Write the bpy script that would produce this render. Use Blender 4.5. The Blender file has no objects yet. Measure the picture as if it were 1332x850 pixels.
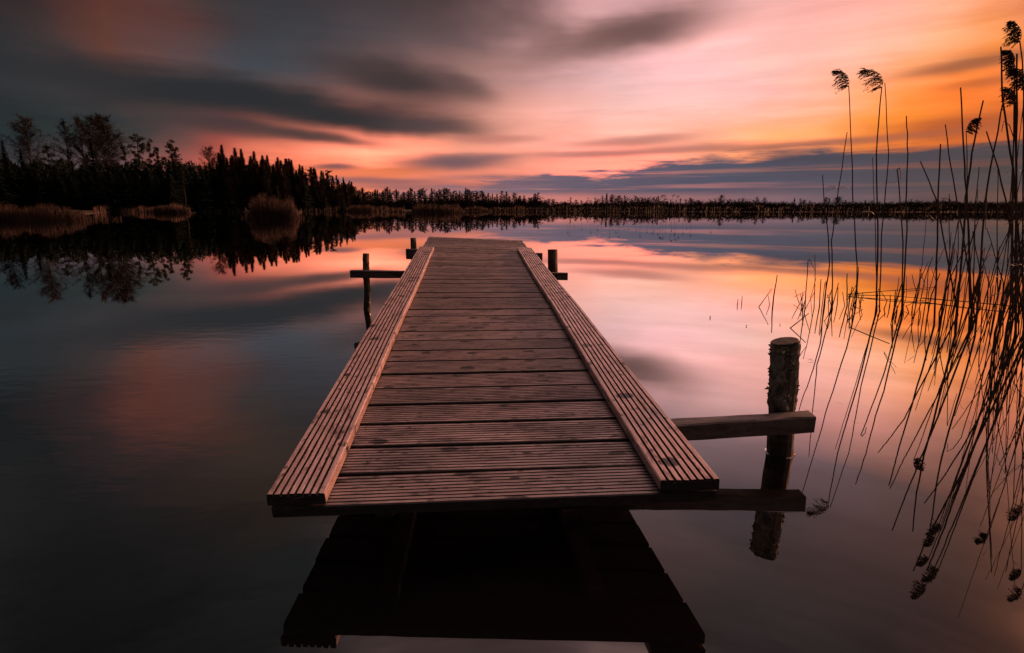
import bpy, math, random
from mathutils import Vector, Matrix

R = math.radians
PI = math.pi
random.seed(7)
scene = bpy.context.scene
col = scene.collection

# ----------------------------------------------------------------------------
# camera model: the eye stands 0.9 m above the lake, looking along +Y, 11.9 deg down
# ----------------------------------------------------------------------------
F, PITCH, EYE = 725.93, R(11.9), 0.897
CP, SP = math.cos(PITCH), math.sin(PITCH)


def ray(x, y):
    u = -(y - 425.0)
    return Vector(((x - 666.0) / F, (F * CP + u * SP) / F, (-F * SP + u * CP) / F))


def at_y(x, y, Y):
    r = ray(x, y)
    r = r * (Y / r.y)
    return Vector((r.x, r.y, r.z + EYE))


def at_z(x, y, z=0.0):
    r = ray(x, y)
    r = r * ((z - EYE) / r.z)
    return Vector((r.x, r.y, z))


def azel(x, y):
    r = ray(x, y).normalized()
    return math.degrees(math.atan2(r.x, r.y)), math.degrees(math.asin(r.z))


def lin(c):
    return tuple(((v / 255.0) / 12.92 if v / 255.0 <= 0.04045 else ((v / 255.0 + 0.055) / 1.055) ** 2.4) for v in c)


# ----------------------------------------------------------------------------
# object helpers
# ----------------------------------------------------------------------------
def tag(o, label=None, cat=None, group=None, kind=None):
    if label: o['label'] = label
    if cat: o['category'] = cat
    if group: o['group'] = group
    if kind: o['kind'] = kind
    return o


def empty(name, loc=(0, 0, 0), rz=0.0):
    o = bpy.data.objects.new(name, None)
    o.empty_display_size = 0.1
    o.location = loc
    o.rotation_euler = (0, 0, rz)
    col.objects.link(o)
    return o


class MB:
    def __init__(self):
        self.v, self.f, self.mi = [], [], {}

    def quad(self, a, b, c, d):
        n = len(self.v)
        self.v += [tuple(a), tuple(b), tuple(c), tuple(d)]
        self.f.append((n, n + 1, n + 2, n + 3))

    def tri(self, a, b, c):
        n = len(self.v)
        self.v += [tuple(a), tuple(b), tuple(c)]
        self.f.append((n, n + 1, n + 2))

    def tube(self, pts, rad, sides=5, cap=True, jit=0.0, rng=random):
        pts = [Vector(p) for p in pts]
        n0 = len(self.v)
        m = len(pts)
        for i, p in enumerate(pts):
            t = (pts[min(i + 1, m - 1)] - pts[max(i - 1, 0)])
            if t.length < 1e-9: t = Vector((0, 0, 1))
            t.normalize()
            ref = Vector((1, 0, 0)) if abs(t.x) < 0.8 else Vector((0, 1, 0))
            a = t.cross(ref).normalized()
            b = t.cross(a)
            r = rad[i] if isinstance(rad, (list, tuple)) else rad
            for k in range(sides):
                th = 2 * PI * k / sides
                rr = r * (1 + (rng.uniform(-jit, jit) if jit else 0))
                q = p + (a * math.cos(th) + b * math.sin(th)) * rr
                self.v.append(tuple(q))
        for i in range(m - 1):
            for k in range(sides):
                k2 = (k + 1) % sides
                self.f.append((n0 + i * sides + k, n0 + i * sides + k2, n0 + (i + 1) * sides + k2, n0 + (i + 1) * sides + k))
        if cap:
            self.f.append(tuple(n0 + k for k in range(sides))[::-1])
            self.f.append(tuple(n0 + (m - 1) * sides + k for k in range(sides)))

    def ribbon(self, pts, widths, side):
        pts = [Vector(p) for p in pts]
        side = Vector(side)
        n0 = len(self.v)
        for p, w in zip(pts, widths):
            self.v.append(tuple(p - side * w))
            self.v.append(tuple(p + side * w))
        for i in range(len(pts) - 1):
            a = n0 + 2 * i
            self.f.append((a, a + 1, a + 3, a + 2))

    def sweep(self, sections, cap=True, dirt=None, wet=None):
        """sections: list of closed loops (same length) of points"""
        n0 = len(self.v)
        n = len(sections[0])
        for s in sections:
            self.v += [tuple(p) for p in s]
        for i in range(len(sections) - 1):
            for k in range(n):
                k2 = (k + 1) % n
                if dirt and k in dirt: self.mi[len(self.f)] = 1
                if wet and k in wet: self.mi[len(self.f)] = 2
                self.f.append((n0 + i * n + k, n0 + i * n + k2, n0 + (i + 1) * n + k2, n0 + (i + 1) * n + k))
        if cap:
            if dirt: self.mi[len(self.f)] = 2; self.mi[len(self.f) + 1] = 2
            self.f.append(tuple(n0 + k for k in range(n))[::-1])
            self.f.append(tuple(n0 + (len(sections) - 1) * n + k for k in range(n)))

    def mesh(self, name, mat, smooth=False, fix=False):
        me = bpy.data.meshes.new(name)
        me.from_pydata(self.v, [], self.f)
        if fix:
            import bmesh
            bm = bmesh.new(); bm.from_mesh(me)
            bmesh.ops.recalc_face_normals(bm, faces=bm.faces)
            bm.to_mesh(me); bm.free()
        me.update()
        for mm in (mat if isinstance(mat, (list, tuple)) else [mat]):
            if mm: me.materials.append(mm)
        for i, q in self.mi.items(): me.polygons[i].material_index = q
        if smooth:
            for p in me.polygons: p.use_smooth = True
        return me

    def build(self, name, mat, parent=None, loc=(0, 0, 0), smooth=False, fix=False):
        o = bpy.data.objects.new(name, self.mesh(name, mat, smooth, fix))
        o.location = loc
        col.objects.link(o)
        if parent: o.parent = parent
        return o


def copy_tree(o, parent=None):
    c = o.copy()
    col.objects.link(c)
    c.parent = parent
    for ch in list(o.children):
        copy_tree(ch, c)
    return c


# ----------------------------------------------------------------------------
# node helpers
# ----------------------------------------------------------------------------
class NT:
    def __init__(self, tree):
        self.t = tree
        self.n = tree.nodes
        self.l = tree.links

    def new(self, kind, **kw):
        nd = self.n.new(kind)
        for k, v in kw.items(): setattr(nd, k, v)
        return nd

    def put(self, sock, v):
        if isinstance(v, bpy.types.NodeSocket):
            self.l.new(v, sock)
        elif v is not None:
            sock.default_value = v

    def m(self, op, a, b=None, c=None, clamp=False):
        nd = self.new('ShaderNodeMath', operation=op, use_clamp=clamp)
        self.put(nd.inputs[0], a); self.put(nd.inputs[1], b); self.put(nd.inputs[2], c)
        return nd.outputs[0]

    def mapr(self, v, a, b, c=0.0, d=1.0, smooth=True):
        nd = self.new('ShaderNodeMapRange', interpolation_type='SMOOTHSTEP' if smooth else 'LINEAR')
        nd.clamp = True
        self.put(nd.inputs[0], v)
        for i, q in enumerate((a, b, c, d)): self.put(nd.inputs[i + 1], q)
        return nd.outputs[0]

    def mix(self, fac, a, b, blend='MIX'):
        nd = self.new('ShaderNodeMix', data_type='RGBA', blend_type=blend)
        nd.clamp_factor = True
        self.put(nd.inputs[0], fac)
        for s, v in ((nd.inputs[6], a), (nd.inputs[7], b)):
            if isinstance(v, (tuple, list)) and len(v) == 3: v = (*v, 1.0)
            self.put(s, v)
        return nd.outputs[2]

    def xyz(self, x=0.0, y=0.0, z=0.0):
        nd = self.new('ShaderNodeCombineXYZ')
        for s, v in zip(nd.inputs, (x, y, z)): self.put(s, v)
        return nd.outputs[0]

    def noise(self, vec, scale=1.0, detail=4.0, rough=0.5, dist=0.0):
        nd = self.new('ShaderNodeTexNoise')
        self.put(nd.inputs['Vector'], vec)
        nd.inputs['Scale'].default_value = scale
        nd.inputs['Detail'].default_value = detail
        nd.inputs['Roughness'].default_value = rough
        nd.inputs['Distortion'].default_value = dist
        return nd.outputs[0]

    def scalev(self, vec, s, off=(0, 0, 0)):
        nd = self.new('ShaderNodeMapping')
        self.put(nd.inputs['Vector'], vec)
        nd.inputs['Scale'].default_value = s
        nd.inputs['Location'].default_value = off
        return nd.outputs[0]

    def ramp(self, fac, stops, interp='LINEAR'):
        nd = self.new('ShaderNodeValToRGB')
        cr = nd.color_ramp
        cr.interpolation = interp
        while len(cr.elements) > 1: cr.elements.remove(cr.elements[-1])
        cr.elements[0].position = stops[0][0]
        cr.elements[0].color = (*stops[0][1], 1) if isinstance(stops[0][1], (tuple, list)) else (stops[0][1],) * 3 + (1,)
        for p, c in stops[1:]:
            e = cr.elements.new(p)
            e.color = (*c, 1) if isinstance(c, (tuple, list)) else (c, c, c, 1)
        self.put(nd.inputs[0], fac)
        return nd.outputs[0]


def material(name):
    m = bpy.data.materials.new(name)
    m.use_nodes = True
    m.node_tree.nodes.clear()
    nt = NT(m.node_tree)
    out = nt.new('ShaderNodeOutputMaterial')
    return m, nt, out


def principled(nt, out, color, rough=0.7, spec=0.4, normal=None):
    b = nt.new('ShaderNodeBsdfPrincipled')
    if isinstance(color, (tuple, list)): color = (*color[:3], 1.0)
    nt.put(b.inputs['Base Color'], color)
    nt.put(b.inputs['Roughness'], rough)
    nt.put(b.inputs['Specular IOR Level'], spec)
    if normal is not None: nt.put(b.inputs['Normal'], normal)
    nt.l.new(b.outputs[0], out.inputs['Surface'])
    return b


def bump(nt, h, strength=0.4, dist=0.004):
    nd = nt.new('ShaderNodeBump')
    nd.inputs['Strength'].default_value = strength
    nd.inputs['Distance'].default_value = dist
    nt.put(nd.inputs['Height'], h)
    return nd.outputs[0]


# ----------------------------------------------------------------------------
# SKY: world shader; colours by compass direction and elevation, cloud bank,
# lens clouds and streaks on top
# ----------------------------------------------------------------------------
SUN_AZ, SUN_EL = 58.0, 11.0


def water_refl(el):
    """reflectivity of the lake at depression angle el (deg); same table as the water material"""
    tab = WATER_TAB
    f = 1 - math.sin(R(max(el, 0)))
    for (a, va), (b, vb) in zip(tab, tab[1:]):
        if f <= b: return va + (vb - va) * max(0, (f - a)) / (b - a)
    return tab[-1][1]


WATER_TAB = [(0.0, 0.03), (0.26, 0.10), (0.34, 0.16), (0.42, 0.27), (0.5, 0.42), (0.6, 0.62), (0.68, 0.78), (0.8, 0.90), (1.0, 0.97)]

SKY = [  # photo x, y, displayed colour  (direction only; the cloud bank is laid over it below)
    (0, 5, (38, 42, 44)), (200, 5, (54, 48, 48)), (400, 5, (60, 56, 58)), (560, 5, (80, 64, 65)), (700, 5, (122, 90, 88)), (850, 5, (178, 132, 124)),
    (1000, 5, (205, 150, 138)), (1150, 5, (222, 150, 120)), (1320, 5, (190, 112, 80)),
    (0, 60, (38, 42, 44)), (110, 60, (48, 46, 47)), (195, 55, (70, 54, 51)), (290, 60, (56, 52, 53)), (400, 60, (60, 58, 62)), (500, 55, (92, 76, 78)), (600, 55, (112, 88, 88)),
    (700, 60, (148, 112, 108)), (800, 70, (190, 145, 138)), (900, 60, (215, 160, 150)), (1000, 60, (244, 172, 160)), (1100, 60, (253, 170, 135)), (1200, 60, (250, 155, 100)), (1320, 60, (225, 122, 62)),
    (0, 110, (38, 43, 45)), (150, 110, (48, 50, 52)), (300, 110, (58, 57, 60)), (420, 115, (92, 76, 77)), (540, 110, (130, 98, 95)), (620, 110, (176, 130, 122)), (700, 115, (214, 158, 152)),
    (800, 120, (242, 188, 182)), (900, 115, (255, 198, 192)), (1000, 110, (255, 192, 180)), (1100, 110, (255, 178, 138)), (1200, 110, (254, 152, 74)), (1320, 110, (238, 120, 45)),
    (0, 150, (42, 47, 49)), (150, 150, (58, 56, 57)), (300, 150, (84, 68, 66)), (420, 150, (140, 92, 82)), (520, 150, (190, 120, 105)), (620, 150, (236, 162, 145)), (700, 150, (252, 178, 162)),
    (800, 155, (255, 194, 180)), (900, 150, (255, 194, 178)), (1000, 150, (255, 188, 162)), (1100, 150, (255, 172, 108)), (1200, 150, (254, 142, 45)), (1320, 150, (228, 100, 30)),
    (0, 185, (46, 51, 54)), (120, 185, (66, 60, 60)), (220, 185, (105, 72, 68)), (300, 188, (190, 95, 78)), (380, 190, (240, 130, 102)), (480, 190, (248, 150, 120)), (600, 185, (252, 165, 138)),
    (750, 185, (252, 168, 150)), (900, 180, (252, 172, 145)), (1000, 182, (255, 168, 115)), (1100, 178, (252, 150, 62)), (1200, 175, (248, 118, 28)), (1320, 175, (180, 85, 45)),
    (0, 215, (60, 58, 62)), (150, 215, (100, 76, 78)), (280, 215, (200, 98, 80)), (380, 215, (245, 125, 92)), (500, 215, (252, 148, 112)), (650, 212, (250, 150, 125)), (800, 205, (240, 150, 130)),
    (950, 205, (250, 150, 105)), (1100, 200, (240, 125, 60)), (1320, 200, (150, 75, 50)),
    (0, 245, (70, 66, 72)), (200, 245, (120, 86, 88)), (350, 245, (235, 122, 92)), (480, 243, (245, 130, 92)), (600, 240, (248, 135, 105)), (750, 245, (235, 135, 120)), (950, 245, (170, 112, 115)),
    (1150, 245, (110, 84, 90)), (1320, 245, (74, 58, 62)),
    (100, 262, (80, 74, 80)), (350, 262, (200, 115, 100)), (560, 260, (190, 125, 120)), (700, 256, (228, 138, 125)), (850, 260, (178, 118, 118)), (1000, 260, (125, 98, 108)), (1150, 260, (98, 82, 92)), (1320, 262, (70, 58, 66)),
]
LAKE = [  # what the smooth lake mirrors from above the frame
    (30, 450, (41, 44, 47)), (120, 450, (56, 50, 51)), (215, 455, (98, 60, 56)), (300, 450, (78, 64, 66)), (400, 440, (68, 67, 72)),
    (30, 520, (34, 34, 35)), (140, 520, (48, 41, 40)), (235, 520, (84, 51, 46)), (330, 530, (56, 47, 46)), (430, 480, (60, 58, 62)),
    (60, 600, (31, 31, 32)), (220, 590, (52, 40, 38)), (300, 575, (60, 43, 38)), (60, 720, (25, 24, 24)), (220, 720, (27, 25, 25)), (60, 830, (20, 19, 19)), (300, 830, (24, 23, 23)),
    (620, 700, (72, 55, 54)), (600, 840, (58, 45, 44)),
    (760, 470, (215, 160, 160)), (850, 470, (208, 152, 150)), (950, 470, (248, 180, 172)), (1080, 470, (255, 180, 160)), (1180, 470, (255, 168, 118)), (1300, 470, (235, 125, 75)),
    (820, 520, (175, 132, 134)), (950, 520, (212, 158, 152)), (1080, 520, (225, 155, 140)), (1180, 520, (230, 148, 115)), (1300, 520, (205, 115, 80)),
    (880, 570, (125, 100, 103)), (950, 565, (145, 110, 110)), (1080, 565, (162, 116, 111)), (1200, 565, (168, 112, 94)), (1300, 565, (160, 98, 78)),
    (960, 620, (92, 75, 78)), (1100, 620, (98, 76, 76)), (1200, 620, (112, 78, 70)), (1300, 620, (112, 73, 62)),
    (900, 690, (72, 57, 57)), (1100, 690, (74, 56, 55)), (1250, 690, (85, 58, 51)),
    (950, 760, (56, 45, 45)), (1100, 760, (58, 44, 42)), (1250, 760, (66, 46, 41)), (1000, 840, (44, 36, 36)), (1150, 840, (40, 34, 33)), (1310, 830, (50, 38, 36)),
]


# the printed colours above, adjusted for what neighbouring samples and streaks add or take
#CORR0
CORR = [(0.15, 0.15, 0.15), (0.15, 0.15, 0.15), (0.422, 0.175, 0.15), (0.43, 0.412, 0.392), (0.15, 0.15, 0.15), (0.15, 0.15, 0.15), (0.15, 0.15, 0.15), (0.15, 0.15, 0.15), (0.15, 0.15, 0.15), (0.15, 0.15, 0.15), (0.15, 0.15, 0.15), (0.15, 0.15, 0.15), (0.15, 0.15, 0.15), (0.15, 0.15, 0.15), (1.059, 1.097, 1.138), (0.763, 0.812, 0.857), (1, 1, 1), (1, 1, 1), (1, 1, 1), (0.15, 0.15, 0.15), (0.659, 0.15, 0.15), (0.36, 0.15, 0.15), (1.329, 0.31, 0.15), (0.3, 0.3, 0.3), (1, 1, 1), (1, 1, 1), (1, 1, 1), (1, 1, 1), (1, 1, 1), (0.589, 0.644, 0.734), (0.857, 0.993, 1.133), (1.111, 0.983, 1.156), (1.169, 1.733, 1.635), (1.218, 1.244, 1.25), (1.453, 0.815, 0.15), (1, 1, 1), (1.191, 0.994, 1.008), (0.302, 0.602, 0.699), (1, 1, 1), (1, 1, 1), (1, 1, 1), (1, 1, 1), (1.299, 1.225, 1.147), (1.134, 1.129, 1.075), (1.035, 1.196, 1.143), (1.007, 0.4, 0.992), (1.001, 0.758, 0.15), (1, 1, 1), (1, 1, 1), (0.287, 0.749, 0.819), (0.476, 0.638, 0.559), (0.544, 1.196, 1.209), (0.676, 0.274, 0.392), (1.372, 1.444, 1.367), (3, 2.266, 2.215), (1, 1, 1), (1, 1, 1), (1, 1, 1), (3, 2.235, 1.427), (1, 1, 1), (1, 1, 1), (1, 1, 1), (0.889, 0.817, 0.852), (1.012, 1.063, 1.125), (0.888, 0.843, 0.922), (0.894, 0.796, 0.729), (0.735, 0.58, 0.388), (1, 1, 1), (2.1, 1.474, 1.361), (1, 1, 1), (1, 1, 1), (1, 1, 1), (0.846, 0.875, 0.922), (0.959, 0.975, 1.009), (1.173, 1.072, 0.929), (1, 1, 1), (1, 1, 1), (1, 1, 1), (1, 1, 1), (1, 1, 1), (1, 1, 1), (0.281, 0.608, 0.609), (0.832, 0.884, 0.923), (1.044, 1.029, 1.018), (1, 1, 1), (1, 1, 1), (1, 1, 1), (1, 1, 1), (1, 1, 1), (1.239, 1.777, 1.942), (3, 3, 3), (3, 2.012, 0.992), (1.024, 2.364, 2.886), (0.959, 1.379, 1.488), (0.298, 0.4, 0.225), (0.15, 0.824, 1.328), (3, 2.045, 1.457), (0.382, 0.852, 0.939), (1.886, 2.003, 2.016), (1.004, 0.906, 0.814), (0.15, 0.515, 0.73), (1.043, 1.086, 0.832), (0.836, 0.839, 0.764), (0.812, 0.808, 0.784), (0.696, 0.822, 0.776), (0.974, 1.116, 1.119), (0.989, 0.99, 0.987), (0.852, 0.892, 0.892), (3, 3, 3), (3, 3, 3), (2.057, 1.906, 1.961), (1.835, 2.568, 3), (1.329, 1.776, 0.533), (0.824, 0.988, 1.014), (0.719, 0.788, 0.926), (1.935, 2.073, 2.054), (2.092, 1.812, 1.705), (2.366, 1.925, 1.727), (1.127, 1.014, 1.324), (0.611, 0.793, 0.848), (0.342, 0.224, 0.238), (0.15, 0.215, 0.669), (0.224, 0.639, 1), (0.3, 0.389, 0.734), (0.184, 0.407, 0.603), (0.716, 1.103, 0.87), (0.15, 0.177, 0.343), (0.15, 0.15, 0.15), (1.324, 1.215, 1.087), (1.035, 0.811, 0.946), (1.306, 1.203, 1.015), (0.604, 0.597, 0.618), (1.138, 1.106, 0.891), (0.261, 0.482, 0.725), (1.21, 1.36, 1.392), (0.15, 0.526, 0.76), (0.15, 0.15, 0.15)]
#CORR1


def sky_table():
    pts = []
    for (x, y, c), kk in zip(SKY + LAKE, CORR):
        a, e = azel(x, y)
        c = lin(c)
        if e < 0:
            k = water_refl(-e)
            e = -e
            c = tuple(max(v - 0.0010, 0.0005) / k for v in c)
        pts.append((a, e, tuple(v * q for v, q in zip(c, kk))))
    # the sky beyond the picture
    for a in range(-60, 61, 20):
        t = (a + 60) / 120
        z = (0.22 + 5.2 * t * t, 0.17 + 2.95 * t * t, 0.17 + 2.7 * t * t)  # unseen overhead glow, added to light the jetty wood
        pts.append((a, 58, z)); pts.append((a, 75, z))
    for e in (1, 5, 10, 16, 23, 32, 42):
        pts.append((-62, e, (0.035, 0.036, 0.040))); pts.append((-85, e, (0.035, 0.036, 0.040)))
        g = max(0, 1 - abs(e - 9) / 22)
        pts.append((58, e, (0.55 + 1.1 * g, 0.20 + 0.30 * g, 0.12 + 0.04 * g)))
        pts.append((75, e, (0.50 + 0.7 * g, 0.18 + 0.20 * g, 0.12 + 0.03 * g)))
        pts.append((98, e, (0.22, 0.11, 0.09)))
    for e in (58, 75): pts.append((85, e, (3.8, 2.1, 1.85))); pts.append((98, e, (2.0, 1.15, 1.0)))  # right-hand side of the added overhead glow
    rows = [0.4, 1.3, 2.4, 3.8, 5.4, 7.2, 9.4, 12.0, 15.0, 18.5, 22.5, 27.0, 32.0, 38.0, 45.0, 58.0, 75.0]
    azs = [-95, -72, -55] + [-46 + 4.0 * i for i in range(24)] + [52, 60, 74, 98]
    out = []
    for e in rows:
        se = 0.75 + 0.16 * e
        line = []
        for a in azs:
            sw = 0; c = [0, 0, 0]
            for (pa, pe, pc) in pts:
                sa = 4.2 + 0.08 * e + (8 if abs(pa) > 50 else 0)
                d2 = ((a - pa) / sa) ** 2 + ((e - pe) / se) ** 2
                w = math.exp(-1.4 * d2) + 1e-4 / (1 + d2) ** 3
                sw += w
                for i in range(3): c[i] += w * pc[i]
            line.append((a, tuple(v / sw for v in c)))
        out.append((e, line))
    return out


def build_sky():
    w = bpy.data.worlds.new("World")
    scene.world = w
    w.use_nodes = True
    w.node_tree.nodes.clear()
    nt = NT(w.node_tree)
    out = nt.new('ShaderNodeOutputWorld')
    bg = nt.new('ShaderNodeBackground')
    tc = nt.new('ShaderNodeTexCoord')
    d = nt.new('ShaderNodeVectorMath', operation='NORMALIZE')
    nt.l.new(tc.outputs['Generated'], d.inputs[0])
    dirv = d.outputs[0]
    sep = nt.new('ShaderNodeSeparateXYZ')
    nt.l.new(dirv, sep.inputs[0])
    X, Y, Z = sep.outputs
    az = nt.m('MULTIPLY', nt.m('ARCTAN2', X, Y), 180 / PI)
    el = nt.m('MULTIPLY', nt.m('ARCSINE', Z), 180 / PI)
    # streaks: noise stretched along the horizon
    flat = nt.xyz(az, el, 0.0)
    big = nt.m('SUBTRACT', nt.noise(nt.scalev(flat, (0.055, 0.16, 1)), 1, 4, 0.55), 0.5)
    fine = nt.m('SUBTRACT', nt.noise(nt.scalev(flat, (0.07, 0.85, 1), (3.1, 7.7, 0)), 1, 5, 0.6), 0.5)
    soft = nt.m('SUBTRACT', nt.noise(nt.scalev(flat, (0.10, 0.22, 1), (11, 2, 4)), 1, 3, 0.5), 0.5)
    warp_amt = nt.mapr(el, 0.0, 16.0, 0.9, 5.0, smooth=False)
    elw = nt.m('ADD', el, nt.m('MULTIPLY', big, warp_amt))
    elw = nt.m('ADD', elw, nt.m('MULTIPLY', fine, nt.mapr(el, 0.0, 14.0, 1.3, 2.4, smooth=False)))
    azw = nt.m('ADD', az, nt.m('MULTIPLY', soft, 9.0))
    tab = sky_table()
    fac = nt.mapr(azw, -180, 180, 0, 1, smooth=False)
    gain = 1.0
    peak = max(max(c) for _, line in tab for _, c in line)
    colr = None
    prev_e = None
    for e, line in tab:
        stops = [(0.0, (0.05 / peak, 0.042 / peak, 0.044 / peak))]
        stops += [((a + 180) / 360, tuple(v / peak for v in c)) for a, c in line]
        stops = stops[:31] + [stops[-1]] if len(stops) > 32 else stops
        rc = nt.ramp(fac, stops)
        colr = rc if colr is None else nt.mix(nt.mapr(elw, prev_e, e, smooth=False), colr, rc)
        prev_e = e
    mul = nt.new('ShaderNodeVectorMath', operation='SCALE')
    nt.l.new(colr, mul.inputs[0]); mul.inputs['Scale'].default_value = peak
    c = mul.outputs[0]
    # right of +98 deg round the back: fade to the dark eastern sky
    c = nt.mix(nt.mapr(az, 98, 150), c, (0.05, 0.042, 0.044))

    # soft brightness streaks everywhere
    s = nt.m('ADD', 1.0, nt.m('ADD', nt.m('MULTIPLY', fine, 0.55), nt.m('MULTIPLY', big, 0.5)))
    sc = nt.new('ShaderNodeVectorMath', operation='SCALE')
    nt.l.new(c, sc.inputs[0]); nt.put(sc.inputs['Scale'], s)
    c = sc.outputs[0]

    # single clouds: centre, half sizes (deg), tilt, colour, strength, edge noise
    deg = 180 / PI / F
    CL = [
        # x, y, half w px, half h px, tilt deg, colour, strength
        (822, 43, 98, 23, 9, (98, 71, 67), 0.95), (745, 60, 60, 16, 6, (124, 90, 84), 0.6),
        (520, 104, 92, 24, -10, (62, 51, 52), 0.97), (600, 112, 40, 13, -18, (92, 70, 68), 0.7),
        (470, 152, 150, 20, -4, (47, 44, 47), 0.98), (350, 136, 150, 17, -5, (46, 45, 48), 0.9), (560, 163, 60, 11, -3, (82, 66, 67), 0.75),
        (420, 180, 70, 7, -5, (76, 58, 58), 0.9), (320, 168, 90, 10, -4, (60, 53, 54), 0.8),
        (590, 211, 66, 9, 1, (112, 86, 92), 0.95), (640, 205, 34, 4, 3, (130, 96, 100), 0.6), (437, 217, 26, 3.6, 1, (116, 82, 84), 0.9),
        (640, 181, 60, 5, 0, (190, 120, 108), 0.6), (820, 183, 75, 7, 1, (170, 108, 100), 0.75), (880, 195, 130, 5, 2, (150, 92, 90), 0.7), (760, 200, 60, 4, 1, (160, 108, 104), 0.6),
        (490, 235, 95, 4.5, 0, (140, 94, 98), 0.85), (560, 243, 110, 4.5, 0, (146, 98, 100), 0.8), (640, 231, 70, 3.5, 0, (165, 110, 108), 0.75),
        (1268, 82, 75, 8, 3, (135, 78, 56), 0.8), (1300, 104, 55, 6, 2, (180, 92, 48), 0.7), (1270, 158, 75, 13, 4, (168, 78, 42), 0.75), (1150, 180, 90, 5, 3, (170, 92, 64), 0.7),
        (1020, 190, 90, 4, 2, (140, 90, 84), 0.75),
        (190, 112, 200, 22, -3, (38, 41, 44), 0.8),
    ]
    wob = nt.m('MULTIPLY', soft, 2.2)
    wob2 = nt.m('MULTIPLY', fine, 1.0)
    for (x, y, hw, hh, tilt, cc, st) in CL:
        a0, e0 = azel(x, y)
        sw, sh = hw * deg * math.cos(R(a0)) , hh * deg * math.cos(R(a0))
        ct, sn = math.cos(R(tilt)), math.sin(R(tilt))
        dx = nt.m('SUBTRACT', az, a0)
        dy = nt.m('ADD', nt.m('SUBTRACT', el, e0), nt.m('MULTIPLY', nt.m('ADD', wob, wob2), min(1.0, sh * 0.85)))
        u = nt.m('MULTIPLY', nt.m('ADD', nt.m('MULTIPLY', dx, ct), nt.m('MULTIPLY', dy, sn)), 1 / sw)
        v = nt.m('MULTIPLY', nt.m('SUBTRACT', nt.m('MULTIPLY', dy, ct), nt.m('MULTIPLY', dx, sn)), 1 / sh)
        r2 = nt.m('ADD', nt.m('MULTIPLY', u, u), nt.m('MULTIPLY', v, v))
        g = nt.m('POWER', 2.718, nt.m('MULTIPLY', nt.m('POWER', r2, 1.45), -0.8))
        c = nt.mix(nt.m('MULTIPLY', g, st), c, lin(cc))

    # the long grey-blue bank over the horizon on the right
    edge = [(560, 250), (640, 240), (700, 233), (780, 226), (850, 216), (900, 209), (960, 205), (1040, 201), (1120, 197), (1200, 193), (1320, 186)]
    estop = []
    for x, y in edge:
        a, e = azel(x, y)
        estop.append(((a + 60) / 120, max(e, 0) / 10))
    estop = [(0.0, 0.0)] + estop + [(1.0, estop[-1][1] + 0.05)]
    azn = nt.mapr(az, -60, 60, 0, 1, smooth=False)
    er = nt.m('MULTIPLY', nt.ramp(azn, estop), 10.0)
    lens = nt.m('SUBTRACT', nt.noise(nt.scalev(flat, (0.13, 1.25, 1), (2.2, 4.1, 6)), 1, 5, 0.6, 0.3), 0.5)
    cw = nt.m('ADD', el, nt.m('ADD', nt.m('MULTIPLY', lens, nt.mapr(az, 2, 26, 8.0, 2.6)), nt.m('ADD', nt.m('MULTIPLY', fine, 1.1), nt.m('MULTIPLY', big, 0.5))))
    mask = nt.mapr(nt.m('SUBTRACT', cw, er), -0.5, 0.7, 1.0, 0.0)
    low = nt.mapr(nt.m('ADD', el, nt.m('MULTIPLY', fine, 1.6)), 0.9, 1.9, 0.25, 1.0)
    slit = nt.noise(nt.scalev(flat, (0.045, 1.5, 1), (5.0, 1.3, 9)), 1, 4, 0.55)
    slit = nt.mapr(slit, 0.50, 0.66, 0.0, 0.72)
    slit = nt.m('MULTIPLY', slit, nt.mapr(el, 2.2, 4.2, 1.0, 0.12))
    mask = nt.m('MULTIPLY', mask, nt.m('MULTIPLY', low, nt.m('SUBTRACT', 1.0, slit)))
    bankc = nt.ramp(azn, [(0.45, lin((140, 108, 118))), (0.55, lin((108, 94, 110))), (0.66, lin((80, 79, 97))), (0.76, lin((76, 71, 84))), (0.86, lin((66, 57, 64))), (1.0, lin((56, 44, 46)))])
    bs = nt.new('ShaderNodeVectorMath', operation='SCALE')
    nt.l.new(bankc, bs.inputs[0]); nt.put(bs.inputs['Scale'], nt.m('ADD', 1.0, nt.m('MULTIPLY', nt.m('ADD', fine, big), 0.7)))
    c = nt.mix(nt.m('MULTIPLY', mask, nt.mapr(az, 100, 150, 1.0, 0.0)), c, bs.outputs[0])

    # clear twilight sky behind the clouds
    nish = nt.new('ShaderNodeTexSky')
    nish.sky_type = 'NISHITA'
    nish.sun_disc = False
    nish.sun_elevation = R(SUN_EL)
    nish.sun_rotation = R(SUN_AZ)
    ns = nt.new('ShaderNodeVectorMath', operation='SCALE')
    nt.l.new(nish.outputs[0], ns.inputs[0]); ns.inputs['Scale'].default_value = 0.0012
    add = nt.new('ShaderNodeVectorMath', operation='ADD')
    nt.l.new(c, add.inputs[0]); nt.l.new(ns.outputs[0], add.inputs[1])
    nt.l.new(add.outputs[0], bg.inputs['Color'])
    bg.inputs['Strength'].default_value = gain
    nt.l.new(bg.outputs[0], out.inputs['Surface'])
    try:
        w.cycles.sampling_method = 'MANUAL'; w.cycles.sample_map_resolution = 512
    except Exception: pass


build_sky()
sun = bpy.data.lights.new('sun', 'SUN')
sun.energy = 5.0
sun.color = (1.0, 0.40, 0.20)
sun.angle = R(4)
so = bpy.data.objects.new('sun', sun)
sd = Vector((math.sin(R(SUN_AZ)) * math.cos(R(SUN_EL)), math.cos(R(SUN_AZ)) * math.cos(R(SUN_EL)), math.sin(R(SUN_EL))))
so.rotation_euler = sd.to_track_quat('Z', 'Y').to_euler()
so.location = sd * 50
col.objects.link(so)

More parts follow.
